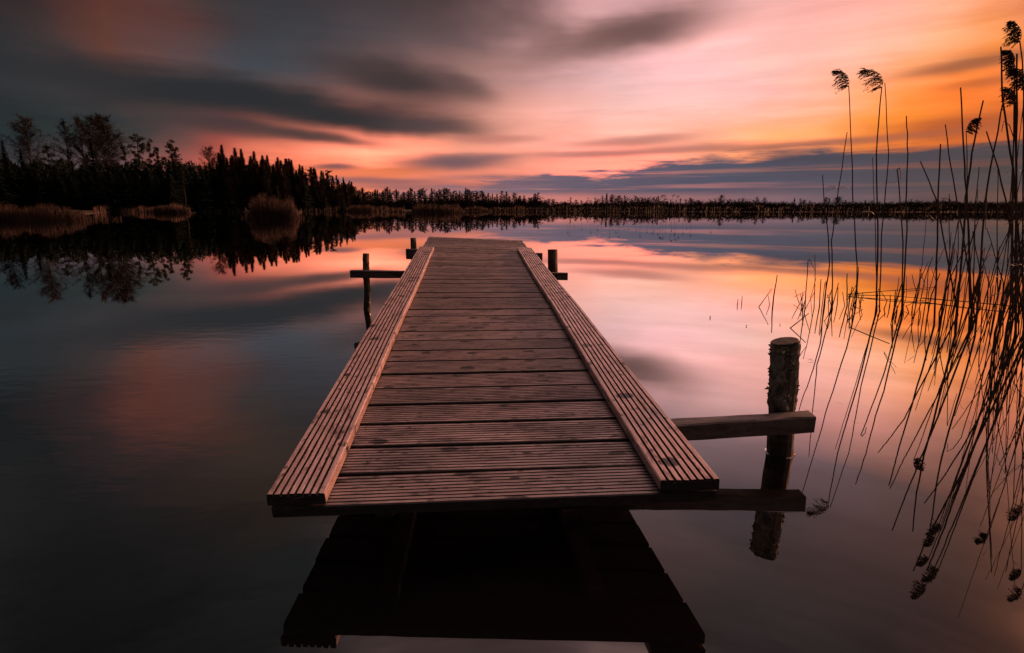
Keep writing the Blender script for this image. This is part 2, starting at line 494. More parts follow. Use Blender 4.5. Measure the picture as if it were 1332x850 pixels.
# ----------------------------------------------------------------------------
# materials
# ----------------------------------------------------------------------------
def mat_water():
    m, nt, out = material('lake_water')
    tc = nt.new('ShaderNodeTexCoord')
    v = tc.outputs['Object']
    h1 = nt.noise(nt.scalev(v, (5.0, 11.0, 1)), 1, 2, 0.5)
    h2 = nt.noise(nt.scalev(v, (0.35, 0.8, 1)), 1, 2, 0.5)
    # ripples live on the sheltered near left, the rest lies smooth
    sep = nt.new('ShaderNodeSeparateXYZ'); nt.l.new(v, sep.inputs[0])
    near = nt.m('MULTIPLY', nt.mapr(sep.outputs[0], -2.4, 0.3, 1.0, 0.035), nt.mapr(sep.outputs[1], 1.5, 6.0, 1.0, 0.0))
    hh = nt.m('ADD', nt.m('MULTIPLY', h1, nt.m('MULTIPLY', near, 0.0017)), nt.m('MULTIPLY', h2, nt.mapr(sep.outputs[1], 2.0, 14.0, 0.0008, 0.0002)))
    nd = nt.new('ShaderNodeBump'); nd.inputs['Strength'].default_value = 1.0; nd.inputs['Distance'].default_value = 1.0
    nt.put(nd.inputs['Height'], hh)
    gl = nt.new('ShaderNodeBsdfGlossy')
    gl.inputs['Roughness'].default_value = 0.012
    gl.inputs['Color'].default_value = (1, 1, 1, 1)
    nt.l.new(nd.outputs[0], gl.inputs['Normal'])
    df = nt.new('ShaderNodeBsdfDiffuse')
    df.inputs['Color'].default_value = (0.0026, 0.0023, 0.0022, 1)
    lw = nt.new('ShaderNodeLayerWeight'); lw.inputs['Blend'].default_value = 0.5
    fr = nt.ramp(lw.outputs['Facing'], WATER_TAB)
    mx = nt.new('ShaderNodeMixShader')
    nt.l.new(fr, mx.inputs[0]); nt.l.new(df.outputs[0], mx.inputs[1]); nt.l.new(gl.outputs[0], mx.inputs[2])
    nt.l.new(mx.outputs[0], out.inputs['Surface'])
    return m


def mat_wood(name, along, c_lo, c_hi, knots=1.0, rough=0.55, kscale=(8.5, 15.0, 1.0), spec=0.45, bumps=0.55):
    """weathered planed softwood; the grain runs along the given axis"""
    m, nt, out = material(name)
    tc = nt.new('ShaderNodeTexCoord')
    geo = nt.new('ShaderNodeNewGeometry')
    rnd = geo.outputs['Random Per Island']
    v = tc.outputs['Object']
    sep = nt.new('ShaderNodeSeparateXYZ'); nt.l.new(v, sep.inputs[0])
    if along == 'X': a, b = sep.outputs[0], sep.outputs[1]
    else: a, b = sep.outputs[1], sep.outputs[0]
    p = nt.xyz(nt.m('ADD', a, nt.m('MULTIPLY', rnd, 37.0)), b, sep.outputs[2])
    wig = nt.m('MULTIPLY', nt.m('SUBTRACT', nt.noise(nt.scalev(p, (5, 9, 5)), 1, 3), 0.5), 0.05)
    sp = nt.new('ShaderNodeSeparateXYZ'); nt.l.new(p, sp.inputs[0])
    p2 = nt.xyz(sp.outputs[0], nt.m('ADD', sp.outputs[1], wig), sp.outputs[2])
    grain = nt.noise(nt.scalev(p2, (6, 150, 60)), 1, 5, 0.62)
    blot = nt.noise(nt.scalev(p, (3.2, 9, 9), (4, 4, 4)), 1, 5, 0.6)
    fine = nt.noise(nt.scalev(p, (60, 160, 160), (9, 1, 4)), 1, 3, 0.6)
    c = nt.mix(nt.mapr(grain, 0.30, 0.72), c_lo, c_hi)
    c = nt.mix(nt.mapr(blot, 0.46, 0.66, 0.0, 0.85), c, tuple(x * 0.42 for x in c_lo))
    c = nt.mix(nt.mapr(fine, 0.58, 0.75, 0.0, 0.5), c, tuple(x * 0.35 for x in c_lo))
    # tint from board to board
    gr = nt.m('MULTIPLY', nt.m('FRACT', nt.m('MULTIPLY', rnd, 7.31)), 0.5)
    c = nt.mix(gr, c, tuple((0.6 * x + 0.4 * c_hi[1]) * 0.72 for x in c_hi))
    c = nt.mix(nt.m('MULTIPLY', rnd, 0.6), c, tuple(x * 0.45 for x in c_lo))
    # knots and stains
    vo = nt.new('ShaderNodeTexVoronoi'); vo.feature = 'F1'; vo.voronoi_dimensions = '2D'
    kd = nt.scalev(p2, kscale, (0.3, 0.7, 0))
    nt.l.new(kd, vo.inputs['Vector']); vo.inputs['Scale'].default_value = 1.0
    vo.inputs['Randomness'].default_value = 1.0
    kn = nt.m('ADD', vo.outputs['Distance'], nt.m('MULTIPLY', nt.m('SUBTRACT', nt.noise(nt.scalev(p, (28, 60, 60)), 1, 4, 0.7), 0.5), 0.34))
    sel = nt.mapr(nt.m('FRACT', nt.m('MULTIPLY', nt.new('ShaderNodeSeparateColor').outputs[0], 1.0)), 0, 1, 0, 1) if False else None
    sc_ = nt.new('ShaderNodeSeparateColor'); nt.l.new(vo.outputs['Color'], sc_.inputs[0])
    on = nt.mapr(sc_.outputs[0], 0.60, 0.64)
    size = nt.m('MULTIPLY', nt.m('ADD', 0.08, nt.m('MULTIPLY', sc_.outputs[1], 0.17)), knots)
    k = nt.m('MULTIPLY', nt.mapr(nt.m('SUBTRACT', kn, size), -0.03, 0.05, 1.0, 0.0), on)
    c = nt.mix(nt.m('MULTIPLY', k, 0.92), c, (0.011, 0.008, 0.007))
    v2 = nt.new('ShaderNodeTexVoronoi'); v2.feature = 'F1'; v2.voronoi_dimensions = '2D'
    nt.l.new(nt.scalev(p, (26, 48, 1.0), (3.3, 1.7, 0)), v2.inputs['Vector']); v2.inputs['Scale'].default_value = 1.0
    s2 = nt.new('ShaderNodeSeparateColor'); nt.l.new(v2.outputs['Color'], s2.inputs[0])
    f2 = nt.m('MULTIPLY', nt.mapr(v2.outputs['Distance'], 0.16, 0.34, 1.0, 0.0), nt.mapr(s2.outputs[0], 0.84, 0.87))
    c = nt.mix(nt.m('MULTIPLY', f2, 0.75), c, (0.030, 0.020, 0.017))
    sm = nt.noise(nt.scalev(p, (9, 30, 30), (7, 2, 1)), 1, 6, 0.72)
    c = nt.mix(nt.mapr(sm, 0.52, 0.62, 0.0, 0.75), c, tuple(x * 0.30 for x in c_lo))
    c = nt.mix(nt.mapr(sm, 0.30, 0.42, 0.35, 0.0), c, tuple(min(1, x * 1.35) for x in c_hi))
    h = nt.m('ADD', nt.m('MULTIPLY', grain, 0.6), nt.m('MULTIPLY', fine, 0.5))
    h = nt.m('SUBTRACT', h, nt.m('MULTIPLY', k, 0.6))
    nrm = bump(nt, h, bumps, 0.0022)
    ro = nt.mapr(blot, 0.3, 0.7, rough - 0.10, rough + 0.15)
    principled(nt, out, c, ro, spec, nrm)
    return m


def mat_simple(name, lo, hi, scale=(8, 8, 8), rough=0.8, spec=0.25, bumpd=0.0, rand=0.0, wet=None):
    m, nt, out = material(name)
    tc = nt.new('ShaderNodeTexCoord')
    n = nt.noise(nt.scalev(tc.outputs['Object'], scale), 1, 5, 0.6)
    c = nt.mix(nt.mapr(n, 0.32, 0.68), lo, hi)
    if rand:
        oi = nt.new('ShaderNodeObjectInfo')
        c = nt.mix(nt.m('MULTIPLY', oi.outputs['Random'], rand), c, tuple(x * 0.3 for x in lo))
    nrm = bump(nt, n, 0.8, bumpd) if bumpd else None
    if wet is not None:      # soaked, algae-dark foot below the high-water line
        sz = nt.new('ShaderNodeSeparateXYZ'); nt.l.new(tc.outputs['Object'], sz.inputs[0])
        line_ = nt.m('ADD', sz.outputs[2], nt.m('MULTIPLY', nt.m('SUBTRACT', n, 0.5), 0.05))
        k = nt.mapr(line_, wet, wet + 0.02, 1.0, 0.0)
        c = nt.mix(nt.m('MULTIPLY', k, 0.85), c, (0.016, 0.017, 0.011))
        rough = nt.mapr(k, 0, 1, rough, 0.35)
    principled(nt, out, c, rough, spec, nrm)
    return m


def mat_blades(name, lo, hi, rough=0.7):
    """reed and grass blades: tint changes from blade to blade"""
    m, nt, out = material(name)
    geo = nt.new('ShaderNodeNewGeometry')
    tc = nt.new('ShaderNodeTexCoord')
    n = nt.noise(nt.scalev(tc.outputs['Object'], (0.25, 0.25, 0.6)), 1, 4, 0.6)
    c = nt.mix(geo.outputs['Random Per Island'], lo, hi)
    c = nt.mix(nt.mapr(n, 0.45, 0.7, 0, 0.7), c, tuple(x * 0.5 for x in lo))
    principled(nt, out, c, rough, 0.2)
    return m


M_WATER = mat_water()
M_DECK = mat_wood('deck_wood', 'X', (0.145, 0.098, 0.093), (0.43, 0.305, 0.285), 1.0, 0.45)
M_RAIL = mat_wood('edge_board_wood', 'Y', (0.42, 0.265, 0.24), (0.84, 0.58, 0.52), 1.1, 0.30, (9.0, 8.5, 1.0), 0.75, 0.35)
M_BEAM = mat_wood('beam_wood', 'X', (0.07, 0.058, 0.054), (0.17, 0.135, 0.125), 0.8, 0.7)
M_POST = mat_simple('post_wood', (0.06, 0.048, 0.036), (0.19, 0.15, 0.115), (14, 14, 5), 0.85, 0.2, 0.006, 0.0, -0.145)
M_BARK = mat_simple('post_bark', (0.07, 0.066, 0.052), (0.36, 0.32, 0.25), (30, 30, 22), 0.9, 0.2, 0.008)
M_DIRT = mat_simple('groove_dirt', (0.014, 0.010, 0.009), (0.050, 0.033, 0.029), (14, 14, 14), 0.9, 0.1)  # shade of the grooves put into the colour, with some dirt
M_END = mat_simple('wet_end_grain', (0.020, 0.020, 0.020), (0.050, 0.046, 0.042), (30, 30, 60), 0.8, 0.2, 0.002)  # shade painted on board sides and ends, over naturally darker end grain
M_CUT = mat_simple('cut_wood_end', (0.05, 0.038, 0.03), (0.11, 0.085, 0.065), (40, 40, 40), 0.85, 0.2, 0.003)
M_REED = mat_simple('reed_stem', (0.040, 0.024, 0.013), (0.085, 0.052, 0.028), (3, 3, 9), 0.6, 0.3)
M_PLUME = mat_blades('reed_plume', (0.030, 0.020, 0.014), (0.075, 0.050, 0.034))
M_REEDBED = mat_blades('reed_bed', (0.014, 0.0075, 0.0056), (0.032, 0.017, 0.012))
M_CLUMP = mat_blades('reed_clump', (0.045, 0.025, 0.019), (0.095, 0.053, 0.040))
M_MARSH = mat_blades('marsh_reeds', (0.022, 0.016, 0.012), (0.05, 0.034, 0.024))
M_LAND = mat_simple('marsh_land', (0.018, 0.014, 0.010), (0.045, 0.032, 0.022), (0.08, 0.08, 0.2), 0.95, 0.1)
M_TRUNK = mat_simple('tree_trunk', (0.02, 0.016, 0.013), (0.06, 0.048, 0.04), (2, 2, 0.6), 0.9, 0.1)
M_BIRCHTRUNK = mat_simple('birch_trunk', (0.025, 0.021, 0.019), (0.085, 0.072, 0.065), (2, 2, 0.9), 0.9, 0.1)
M_TWIG = mat_simple('birch_twigs', (0.012, 0.010, 0.009), (0.030, 0.023, 0.020), (0.5, 0.5, 0.5), 0.9, 0.1, 0, 0.4)
M_SPRUCE = mat_simple('spruce_needles', (0.010, 0.018, 0.012), (0.030, 0.046, 0.028), (0.6, 0.6, 0.6), 0.9, 0.1, 0, 0.5)
M_PINE = mat_simple('pine_needles', (0.014, 0.022, 0.014), (0.038, 0.052, 0.030), (0.6, 0.6, 0.6), 0.9, 0.1, 0, 0.5)
M_BUSH = mat_simple('bush_twigs', (0.010, 0.010, 0.008), (0.026, 0.022, 0.018), (0.8, 0.8, 0.8), 0.9, 0.1, 0, 0.4)

# ----------------------------------------------------------------------------
# water and land
# ----------------------------------------------------------------------------
def disc(name, mat, rings, segs, zf):
    mb = MB()
    mb.v.append((0, 0, zf(0, 0)))
    for r in rings:
        for k in range(segs):
            a = 2 * PI * k / segs
            mb.v.append((r * math.sin(a), r * math.cos(a), zf(r, a)))
    for k in range(segs):
        mb.f.append((0, 1 + (k + 1) % segs, 1 + k))
    for i in range(len(rings) - 1):
        for k in range(segs):
            k2 = (k + 1) % segs
            a = 1 + i * segs
            mb.f.append((a + k, a + k2, a + segs + k2, a + segs + k))
    return mb.build(name, mat, fix=True)


lake = disc('lake_water', M_WATER, [4, 30, 200, 900], 96, lambda r, a: 0.0)
tag(lake, 'still lake water mirroring the sunset sky', 'water', kind='structure')

SHORE = [(-90, 34), (-70, 40), (-55, 72), (-46, 64.0), (-42.2, 60.8), (-37.6, 57), (-37.0, 120), (-35, 205)]
for x, y in ((205, 277.2), (242, 277.2), (252, 275.8), (318, 275.8), (328, 284.6), (386, 284.6), (393, 275.8), (450, 275.6), (500, 275.5), (538, 277.4), (596, 277.4), (602, 275.4), (690, 275.4), (850, 275.7), (1000, 276), (1332, 276.4)):
    p = at_z(x, y)
    SHORE.append((math.degrees(math.atan2(p.x, p.y)), math.hypot(p.x, p.y)))
SHORE += [(50, 190), (62, 150), (80, 80), (110, 30), (140, 12), (180, 8), (220, 12), (250, 26), (270, 34)]


def shore(a_deg):
    a = a_deg
    while a < -90: a += 360
    while a >= 270: a -= 360
    for (a0, s0), (a1, s1) in zip(SHORE, SHORE[1:]):
        if a0 <= a <= a1:
            t = (a - a0) / max(a1 - a0, 1e-6)
            return s0 + (s1 - s0) * t
    return 40.0


def land_height(dr):
    tab = [(-1e9, -1.3), (-12, -1.3), (-4, -0.7), (-0.6, -0.12), (0.4, 0.04), (2.5, 0.16), (8, 0.28), (40, 0.45), (150, 0.60), (900, 0.80), (1e9, 0.80)]
    for (d0, h0), (d1, h1) in zip(tab, tab[1:]):
        if d0 <= dr <= d1: return h0 + (h1 - h0) * (dr - d0) / (d1 - d0)


def build_land():
    mb = MB()
    az = []
    a = -90.0
    while a < 270:
        az.append(a)
        a += 0.4 if -55 <= a < 55 else 2.5
    n = len(az)
    offs = [-1.0, -12, -4, -0.6, 0.4, 2.5, 8, 40, 150, 900, 3600]
    rr = random.Random(3)
    mb.v.append((0, 0, -1.3))
    for i, of in enumerate(offs):
        for a in az:
            s = shore(a) + rr.uniform(-0.4, 0.4)
            r = s * 0.3 if i == 0 else max(s + of, s * (0.4 + 0.05 * i))
            z = land_height(of if i else -50) + (rr.uniform(-0.03, 0.05) if of > 1 else 0)
            mb.v.append((r * math.sin(R(a)), r * math.cos(R(a)), z))
    for k in range(n): mb.f.append((0, 1 + (k + 1) % n, 1 + k))
    for i in range(len(offs) - 1):
        for k in range(n):
            k2 = (k + 1) % n
            b = 1 + i * n
            mb.f.append((b + k, b + k2, b + n + k2, b + n + k))
    o = mb.build('shore_ground', M_LAND, fix=True)
    tag(o, 'dark marshy shore land round the lake', 'ground', kind='structure')


build_land()

# ----------------------------------------------------------------------------
# jetty: a light walkway of grooved planks, slightly twisted and climbing outwards
# ----------------------------------------------------------------------------
JX, JY, JZ = -0.0459, 1.2449, EYE - 0.6978
YAW, SLOPE, ROLL0, ROLL1, SKEW = 0.0717, 0.0669, -0.0402, 0.01382, -0.0767
JW, JT, RW = 1.106, 0.033, 0.1434
JLEN = 5.334


def jl(x, y, z, skew=True):
    """walkway coordinates (across, along, up) -> coordinates of the jetty's own Empty"""
    if skew: y = y + math.tan(SKEW) * x
    ro = ROLL0 + ROLL1 * y
    c, s = math.cos(ro), math.sin(ro)
    x, z = c * x + s * z, -s * x + c * z
    c, s = math.cos(SLOPE), math.sin(SLOPE)
    y, z = c * y - s * z, s * y + c * z
    return Vector((x, y, z))


jetty = empty('wooden_jetty', (JX, JY, JZ), YAW)
tag(jetty, 'narrow weathered wooden jetty of grooved planks running out over the lake', 'jetty')
JINV = (Matrix.Translation((JX, JY, JZ)) @ Matrix.Rotation(YAW, 4, 'Z')).inverted()


def jw(p):
    """world point -> jetty Empty coordinates"""
    return JINV @ Vector(p)


def grooved(width, thick, n, groove, depth, rad=0.003):
    """closed cross-section (u across from 0..width, w up, top at 0) with n ribs"""
    pts = [(rad, -thick), (0, -thick + rad), (0, -rad), (rad, 0)]
    pitch = width / n
    for i in range(1, n):
        c = i * pitch
        pts += [(c - groove * 0.5, 0), (c - groove * 0.32, -depth), (c + groove * 0.32, -depth), (c + groove * 0.5, 0)]
    pts += [(width - rad, 0), (width, -rad), (width, -thick + rad), (width - rad, -thick)]
    return pts


def groove_faces(n):
    return {4 + 4 * i + q for i in range(n - 1) for q in (0, 1, 2)}


def build_jetty():
    rr = random.Random(11)
    # deck of planks
    mb = MB()
    prof = grooved(0.1345, 0.030, 9, 0.0050, 0.0045, 0.003)
    npl = int(round(JLEN / 0.15))
    for k in range(npl):
        y0 = k * 0.15 + 0.007 + rr.uniform(-0.0012, 0.0012)
        xl = -JW / 2 + 0.011 + rr.uniform(-0.004, 0.003)
        xr = JW / 2 - 0.011 + rr.uniform(-0.003, 0.004)
        if k == 0: xl, xr = -JW / 2 + 0.010, JW / 2 - 0.004
        dz = rr.uniform(-0.0016, 0.0012)
        dyaw = rr.uniform(-0.0018, 0.0018) if k else 0.017
        tilt = rr.uniform(-0.010, 0.010)
        secs = []
        for i in range(7):
            x = xl + (xr - xl) * i / 6
            cup = rr.uniform(-0.0004, 0.0004)
            secs.append([jl(x, y0 + u + dyaw * x, w + dz + cup + tilt * (u - 0.07)) for u, w in prof])
        mb.sweep(secs, dirt=groove_faces(9), wet=(0, 1, 2, len(prof) - 2, len(prof) - 3, len(prof) - 1) if k else (0, 1, 2, len(prof) - 1))  # side faces and front edge painted dark, as shade in the gaps
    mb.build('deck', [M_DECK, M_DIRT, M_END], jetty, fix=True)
    # kerb boards along both edges
    prof = grooved(RW, JT - 0.002, 8, 0.0064, 0.0070, 0.003)
    for x0, ya, yb in ((-JW / 2, 0.0, 4.318), (JW / 2 - RW, 0.011, 4.4245)):
        mb = MB()
        secs = []
        for i in range(25):
            y = ya + (yb - ya) * i / 24
            wx = 0.0022 * math.sin(y * 2.3 + x0 * 9) + rr.uniform(-0.0006, 0.0006); wz = 0.0012 * math.sin(y * 3.1 + x0 * 5) + 0.0012
            secs.append([jl(x0 + u + wx, y + (rr.uniform(-0.002, 0.002) if i in (0, 24) else 0), w + JT + 0.0018 + wz) for u, w in prof])
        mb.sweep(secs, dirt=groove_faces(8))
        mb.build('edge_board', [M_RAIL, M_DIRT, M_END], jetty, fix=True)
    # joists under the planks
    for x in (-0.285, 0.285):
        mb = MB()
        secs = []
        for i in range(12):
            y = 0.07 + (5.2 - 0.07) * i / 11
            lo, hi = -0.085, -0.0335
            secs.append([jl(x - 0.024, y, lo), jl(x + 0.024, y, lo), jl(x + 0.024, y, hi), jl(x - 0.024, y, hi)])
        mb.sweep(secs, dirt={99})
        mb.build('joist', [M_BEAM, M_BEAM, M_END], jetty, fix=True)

    # cross beams: world points of the front-top edge, depth towards the lake, height
    def beam(a, b, depth, height, n=14, rough=0.0015):
        a, b = Vector(a), Vector(b)
        mb = MB()
        secs = []
        r2 = random.Random(int(a.x * 1000))
        for i in range(n):
            t = i / (n - 1)
            p = a.lerp(b, t)
            j = lambda: Vector((0, r2.uniform(-rough, rough), r2.uniform(-rough, rough)))
            ch = 0.004
            loop = [p + Vector((0, 0, -ch)) + j(), p + Vector((0, ch, 0)) + j(), p + Vector((0, depth - ch, 0.001)) + j(), p + Vector((0, depth, -ch)) + j(),
                    p + Vector((0, depth, -height + ch)) + j(), p + Vector((0, depth - ch, -height)) + j(), p + Vector((0, ch, -height)) + j(), p + Vector((0, 0, -height + ch)) + j()]
            secs.append([jw(q) for q in loop])
        mb.sweep(secs)
        return mb.build('cross_beam', M_BEAM, jetty, fix=True)

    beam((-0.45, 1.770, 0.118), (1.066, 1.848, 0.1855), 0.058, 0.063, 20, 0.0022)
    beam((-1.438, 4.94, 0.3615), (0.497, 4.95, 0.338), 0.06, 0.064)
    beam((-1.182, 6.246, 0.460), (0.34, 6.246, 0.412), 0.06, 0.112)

    # posts
    def post(pts, rad, name='post', sides=14, jit=0.07, top=True):
        r3 = random.Random(int(abs(pts[0][0]) * 997))
        mb = MB()
        fine = []
        rads = []
        m = len(pts)
        for i in range(m - 1):
            a, b = Vector(pts[i]), Vector(pts[i + 1])
            for q in range(6):
                t = q / 6
                fine.append(a.lerp(b, t)); rads.append(rad[i] + (rad[i + 1] - rad[i]) * t)
        fine.append(Vector(pts[-1])); rads.append(rad[-1])
        mb.tube([jw(p) for p in fine], rads, sides, True, jit, r3)
        return mb.build('post', M_POST, jetty, fix=True)

    # near right, behind the near beam, rough bark left on the upper half
    p = post([(1.045, 1.93, -1.0), (1.007, 1.953, -0.05), (1.001, 1.958, 0.12), (0.994, 1.962, 0.30), (0.988, 1.966, 0.412)], [0.050, 0.047, 0.0455, 0.045, 0.0455], jit=0.035)
    mb = MB()
    r4 = random.Random(5)
    ax = lambda z: Vector((1.005 - 0.017 * z / 0.43, 1.956 + 0.012 * z / 0.43, z))
    rows = 20
    rings = []
    seg = 36
    for i in range(rows + 1):
        z = 0.175 + (0.427 - 0.175) * i / rows
        ring = []
        for k in range(seg):
            th = 2 * PI * k / seg
            # the sheath of bark is torn: it ends higher on the left side
            rr_ = 0.0478 + 0.0036 * math.sin(3 * th + 9 * z) + r4.uniform(-0.0026, 0.0030)
            if i == 0: rr_ = 0.0445
            zt = ((z - 0.175) / 0.252) ** 3 * 0.009 * math.cos(th)
            ring.append(ax(z + zt + (r4.uniform(-0.012, 0.006) if i in (0, 1) else r4.uniform(-0.003, 0.003) if i < rows else r4.uniform(-0.004, 0.003))) + Vector((math.cos(th) * rr_, math.sin(th) * rr_, 0)))
        rings.append([jw(q) for q in ring])
    mb.sweep(rings, cap=False)
    tufts = [(r4.uniform(-PI, PI), r4.uniform(0.19, 0.42)) for _ in range(13)] + [(0.1, .33), (-.1, .30), (0.0, .26), (-.2, .24), (0.15, .36), (3.0, .40), (-2.9, .385), (3.1, .31)]
    for q in range(170):   # loose flakes and tufts, bunched in a few places
        t0, z0 = tufts[q % len(tufts)]
        th = t0 + r4.gauss(0, 0.20); z = min(0.425, max(0.18, z0 + r4.gauss(0, 0.016)))
        c = ax(z) + Vector((math.cos(th), math.sin(th), 0)) * r4.uniform(0.043, 0.049)
        t = Vector((-math.sin(th), math.cos(th), r4.uniform(-1.2, 1.2))).normalized()
        out = Vector((math.cos(th), math.sin(th), r4.uniform(-1.6, 0.3))).normalized()
        l, wv = abs(r4.gauss(0, 0.007)) + 0.003, r4.uniform(0.003, 0.009)
        a = c - t * wv; b = c + t * wv; d = c + out * l + t * r4.uniform(-0.004, 0.004); e = c + Vector((0, 0, -r4.uniform(0.004, 0.014)))
        mb.tri(jw(a), jw(b), jw(d)); mb.tri(jw(b), jw(e), jw(d)); mb.tri(jw(e), jw(a), jw(d))
    mb.build('bark', M_BARK, p)
    bm_ = MB()
    lp = []
    for zz, rq in ((0.420, 0.0462), (0.4285, 0.0462), (0.4305, 0.0435)):
        lp.append([jw(ax(zz + 0.009 * math.cos(2 * PI * k / 22)) + Vector((math.cos(2 * PI * k / 22), math.sin(2 * PI * k / 22), 0)) * rq) for k in range(22)])
    bm_.sweep(lp)
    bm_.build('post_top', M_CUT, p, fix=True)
    # the water creeps up a little round the foot of the post
    ring = MB()
    for i in range(29):
        th = 2 * PI * i / 28
    loops = []
    for i in range(28):
        th = 2 * PI * i / 28
        cx, cy = 1.0055 + math.cos(th) * 0.0475, 1.954 + math.sin(th) * 0.0475
        o = Vector((math.cos(th), math.sin(th), 0))
        c = Vector((cx, cy, 0.0))
        loops.append([jw(c + o * a + Vector((0, 0, b))) for a, b in ((-0.002, 0.0034), (0.002, 0.0018), (0.0060, 0.0006), (0.0065, -0.004), (-0.002, -0.004))])
    loops.append(loops[0])
    ring.sweep(loops, cap=False)
    ring.build('waterline_ring', M_WATER, p, fix=True)
    post([(-1.325, 5.06, -0.9), (-1.30, 5.05, -0.25), (-1.335, 5.05, -0.02), (-1.318, 5.045, 0.18), (-1.322, 5.042, 0.34), (-1.312, 5.04, 0.505)], [0.03, 0.031, 0.030, 0.029, 0.030, 0.029], jit=0.09)
    post([(-1.12, 6.36, -0.9), (-1.115, 6.36, 0.2), (-1.112, 6.355, 0.578)], [0.034, 0.034, 0.033], jit=0.05)
    post([(0.386, 5.16, -0.9), (0.380, 5.165, 0.2), (0.374, 5.17, 0.532)], [0.048, 0.047, 0.0455], jit=0.04)


build_jetty()

# ----------------------------------------------------------------------------
# trees
# ----------------------------------------------------------------------------
def rnd_dir(rng, up_lo, up_hi):
    a = rng.uniform(0, 2 * PI); e = R(rng.uniform(up_lo, up_hi))
    return Vector((math.cos(a) * math.cos(e), math.sin(a) * math.cos(e), math.sin(e)))


def sliver(mb, a, b, w, rng):
    d = (b - a)
    s = d.cross(Vector((rng.uniform(-1, 1), rng.uniform(-1, 1), rng.uniform(-.3, .3))))
    if s.length < 1e-6: return
    s = s.normalized() * w
    mb.tri(a - s, a + s, b)


def gen_birch(seed, H=1.0, spread=0.17, start=0.35, droop=0.3, dense=1.0, w=0.0013, cone=False):
    """bare birch, unit height: trunk with limbs, and a crown of fine twigs"""
    rng = random.Random(seed)
    tr, cr = MB(), MB()
    pts = [Vector((0, 0, -0.03))]
    x = y = 0
    for i in range(1, 11):
        x += rng.uniform(-.008, .008); y += rng.uniform(-.008, .008)
        pts.append(Vector((x, y, i / 10 * 0.97)))
    tr.tube(pts, [0.0105 * (1 - 0.9 * i / 10) + 0.0008 for i in range(11)], 5)

    def on(z):
        f = min(max(z / 0.97, 0), 0.999) * 10
        i = int(f); return pts[i].lerp(pts[i + 1], f - i)
    nb = int(46 * dense)
    for b in range(nb):
        t = start + (0.985 - start) * ((b + rng.random()) / nb)
        rel = (t - start) / (1 - start)
        L = spread * (0.35 + 1.0 * math.sin(PI * min(1, 0.22 + rel * 0.80)) ** 0.9) * rng.uniform(0.55, 1.15)
        if cone: L = spread * ((1.03 - rel) ** 0.75) * rng.uniform(.65, 1.1)
        d = rnd_dir(rng, 15, 42) if cone else rnd_dir(rng, 22, 58)
        p = on(t)
        bp = [p]
        dd = d.copy()
        for q in range(4):
            p = p + dd * L / 4
            dd = (dd + Vector((rng.uniform(-.2, .2), rng.uniform(-.2, .2), rng.uniform(-.05, .25)))).normalized()
            bp.append(p)
        tr.tube(bp, [0.0030 * (1 - rel * .6), 0.0020, 0.0014, 0.0009, 0.0005], 3, False)
        for s in range(int(26 * dense)):
            u = rng.uniform(0.15, 1.0) * 3.999
            i = int(u); a = bp[i].lerp(bp[i + 1], u - i)
            sd = (dd * 0.5 + rnd_dir(rng, -10, 65)).normalized()
            l2 = L * rng.uniform(0.16, 0.45)
            m = a + sd * l2
            sliver(cr, a, m, w, rng)
            for z in range(6):
                s0 = a.lerp(m, rng.uniform(0.3, 1.0))
                e = s0 + (sd * 0.6 + rnd_dir(rng, -60, 50) + Vector((0, 0, -droop))).normalized() * l2 * rng.uniform(.35, .8)
                sliver(cr, s0, e, w * 0.8, rng)
    return tr, cr


def gen_young(seed, spread=0.15, start=0.14):
    """young bare birch grown in a stand: a fuzzy cone of fine upswept twigs"""
    rng = random.Random(seed)
    tr, cr = MB(), MB()
    tr.tube([(0, 0, -.03), (.004, 0, .5), (0, .003, 1.0)], [0.009, 0.006, 0.001], 5)
    for i in range(5200):
        z = start + (1.0 - start) * rng.random() ** 0.85
        rel = (z - start) / (1 - start)
        rad = spread * (1.0 - rel) ** 0.8 * (0.75 + 0.35 * math.sin(z * 41 + seed) * math.sin(z * 17))
        if rel < .25: rad *= .4 + 2.4 * rel
        a = rng.uniform(0, 2 * PI)
        q = rng.random() ** .6 * rad
        c = Vector((math.cos(a) * q, math.sin(a) * q, z))
        v = (Vector((math.cos(a), math.sin(a), 0)) * rng.uniform(.1, .8) + rnd_dir(rng, 20, 90) * .8).normalized() * rng.uniform(.015, .045)
        sliver(cr, c, c + v, .0016, rng)
    return tr, cr


def gen_spruce(seed, width=0.16, gap=0.15, dense=1.0):
    rng = random.Random(seed)
    tr, cr = MB(), MB()
    tr.tube([(0, 0, -.03), (0.003, 0, .5), (0, 0.002, 1.0)], [0.013, 0.008, 0.0015], 5)
    n = int(48 * dense)
    for i in range(n):
        z = 0.05 + 0.94 * (i + rng.random() * .8) / n
        L = width * (1.02 - z) ** 0.8 * rng.uniform(0.7, 1.15) + 0.008
        for k in range(11):
            if rng.random() < gap: continue
            a = rng.uniform(0, 2 * PI)
            Lk = L * rng.uniform(.55, 1.12)
            d = Vector((math.cos(a), math.sin(a), -0.42 + 0.6 * z))
            s = Vector((-math.sin(a), math.cos(a), 0))
            b = Vector((0, 0, z))
            for q in range(7):
                t = (q + 0.2) / 7
                c = b + d * Lk * t + Vector((0, 0, rng.uniform(-.008, .008)))
                ww = (0.009 + 0.016 * (1 - t)) * (0.5 + 0.8 * (1 - z))
                e = c + d * Lk * 0.26 + s * rng.uniform(-.014, .014) + Vector((0, 0, rng.uniform(-.03, .004)))
                cr.tri(c - s * ww * rng.uniform(.5, 1) + Vector((0, 0, -.012)), c + s * ww * rng.uniform(.5, 1) + Vector((0, 0, -.008)), e)
    return tr, cr


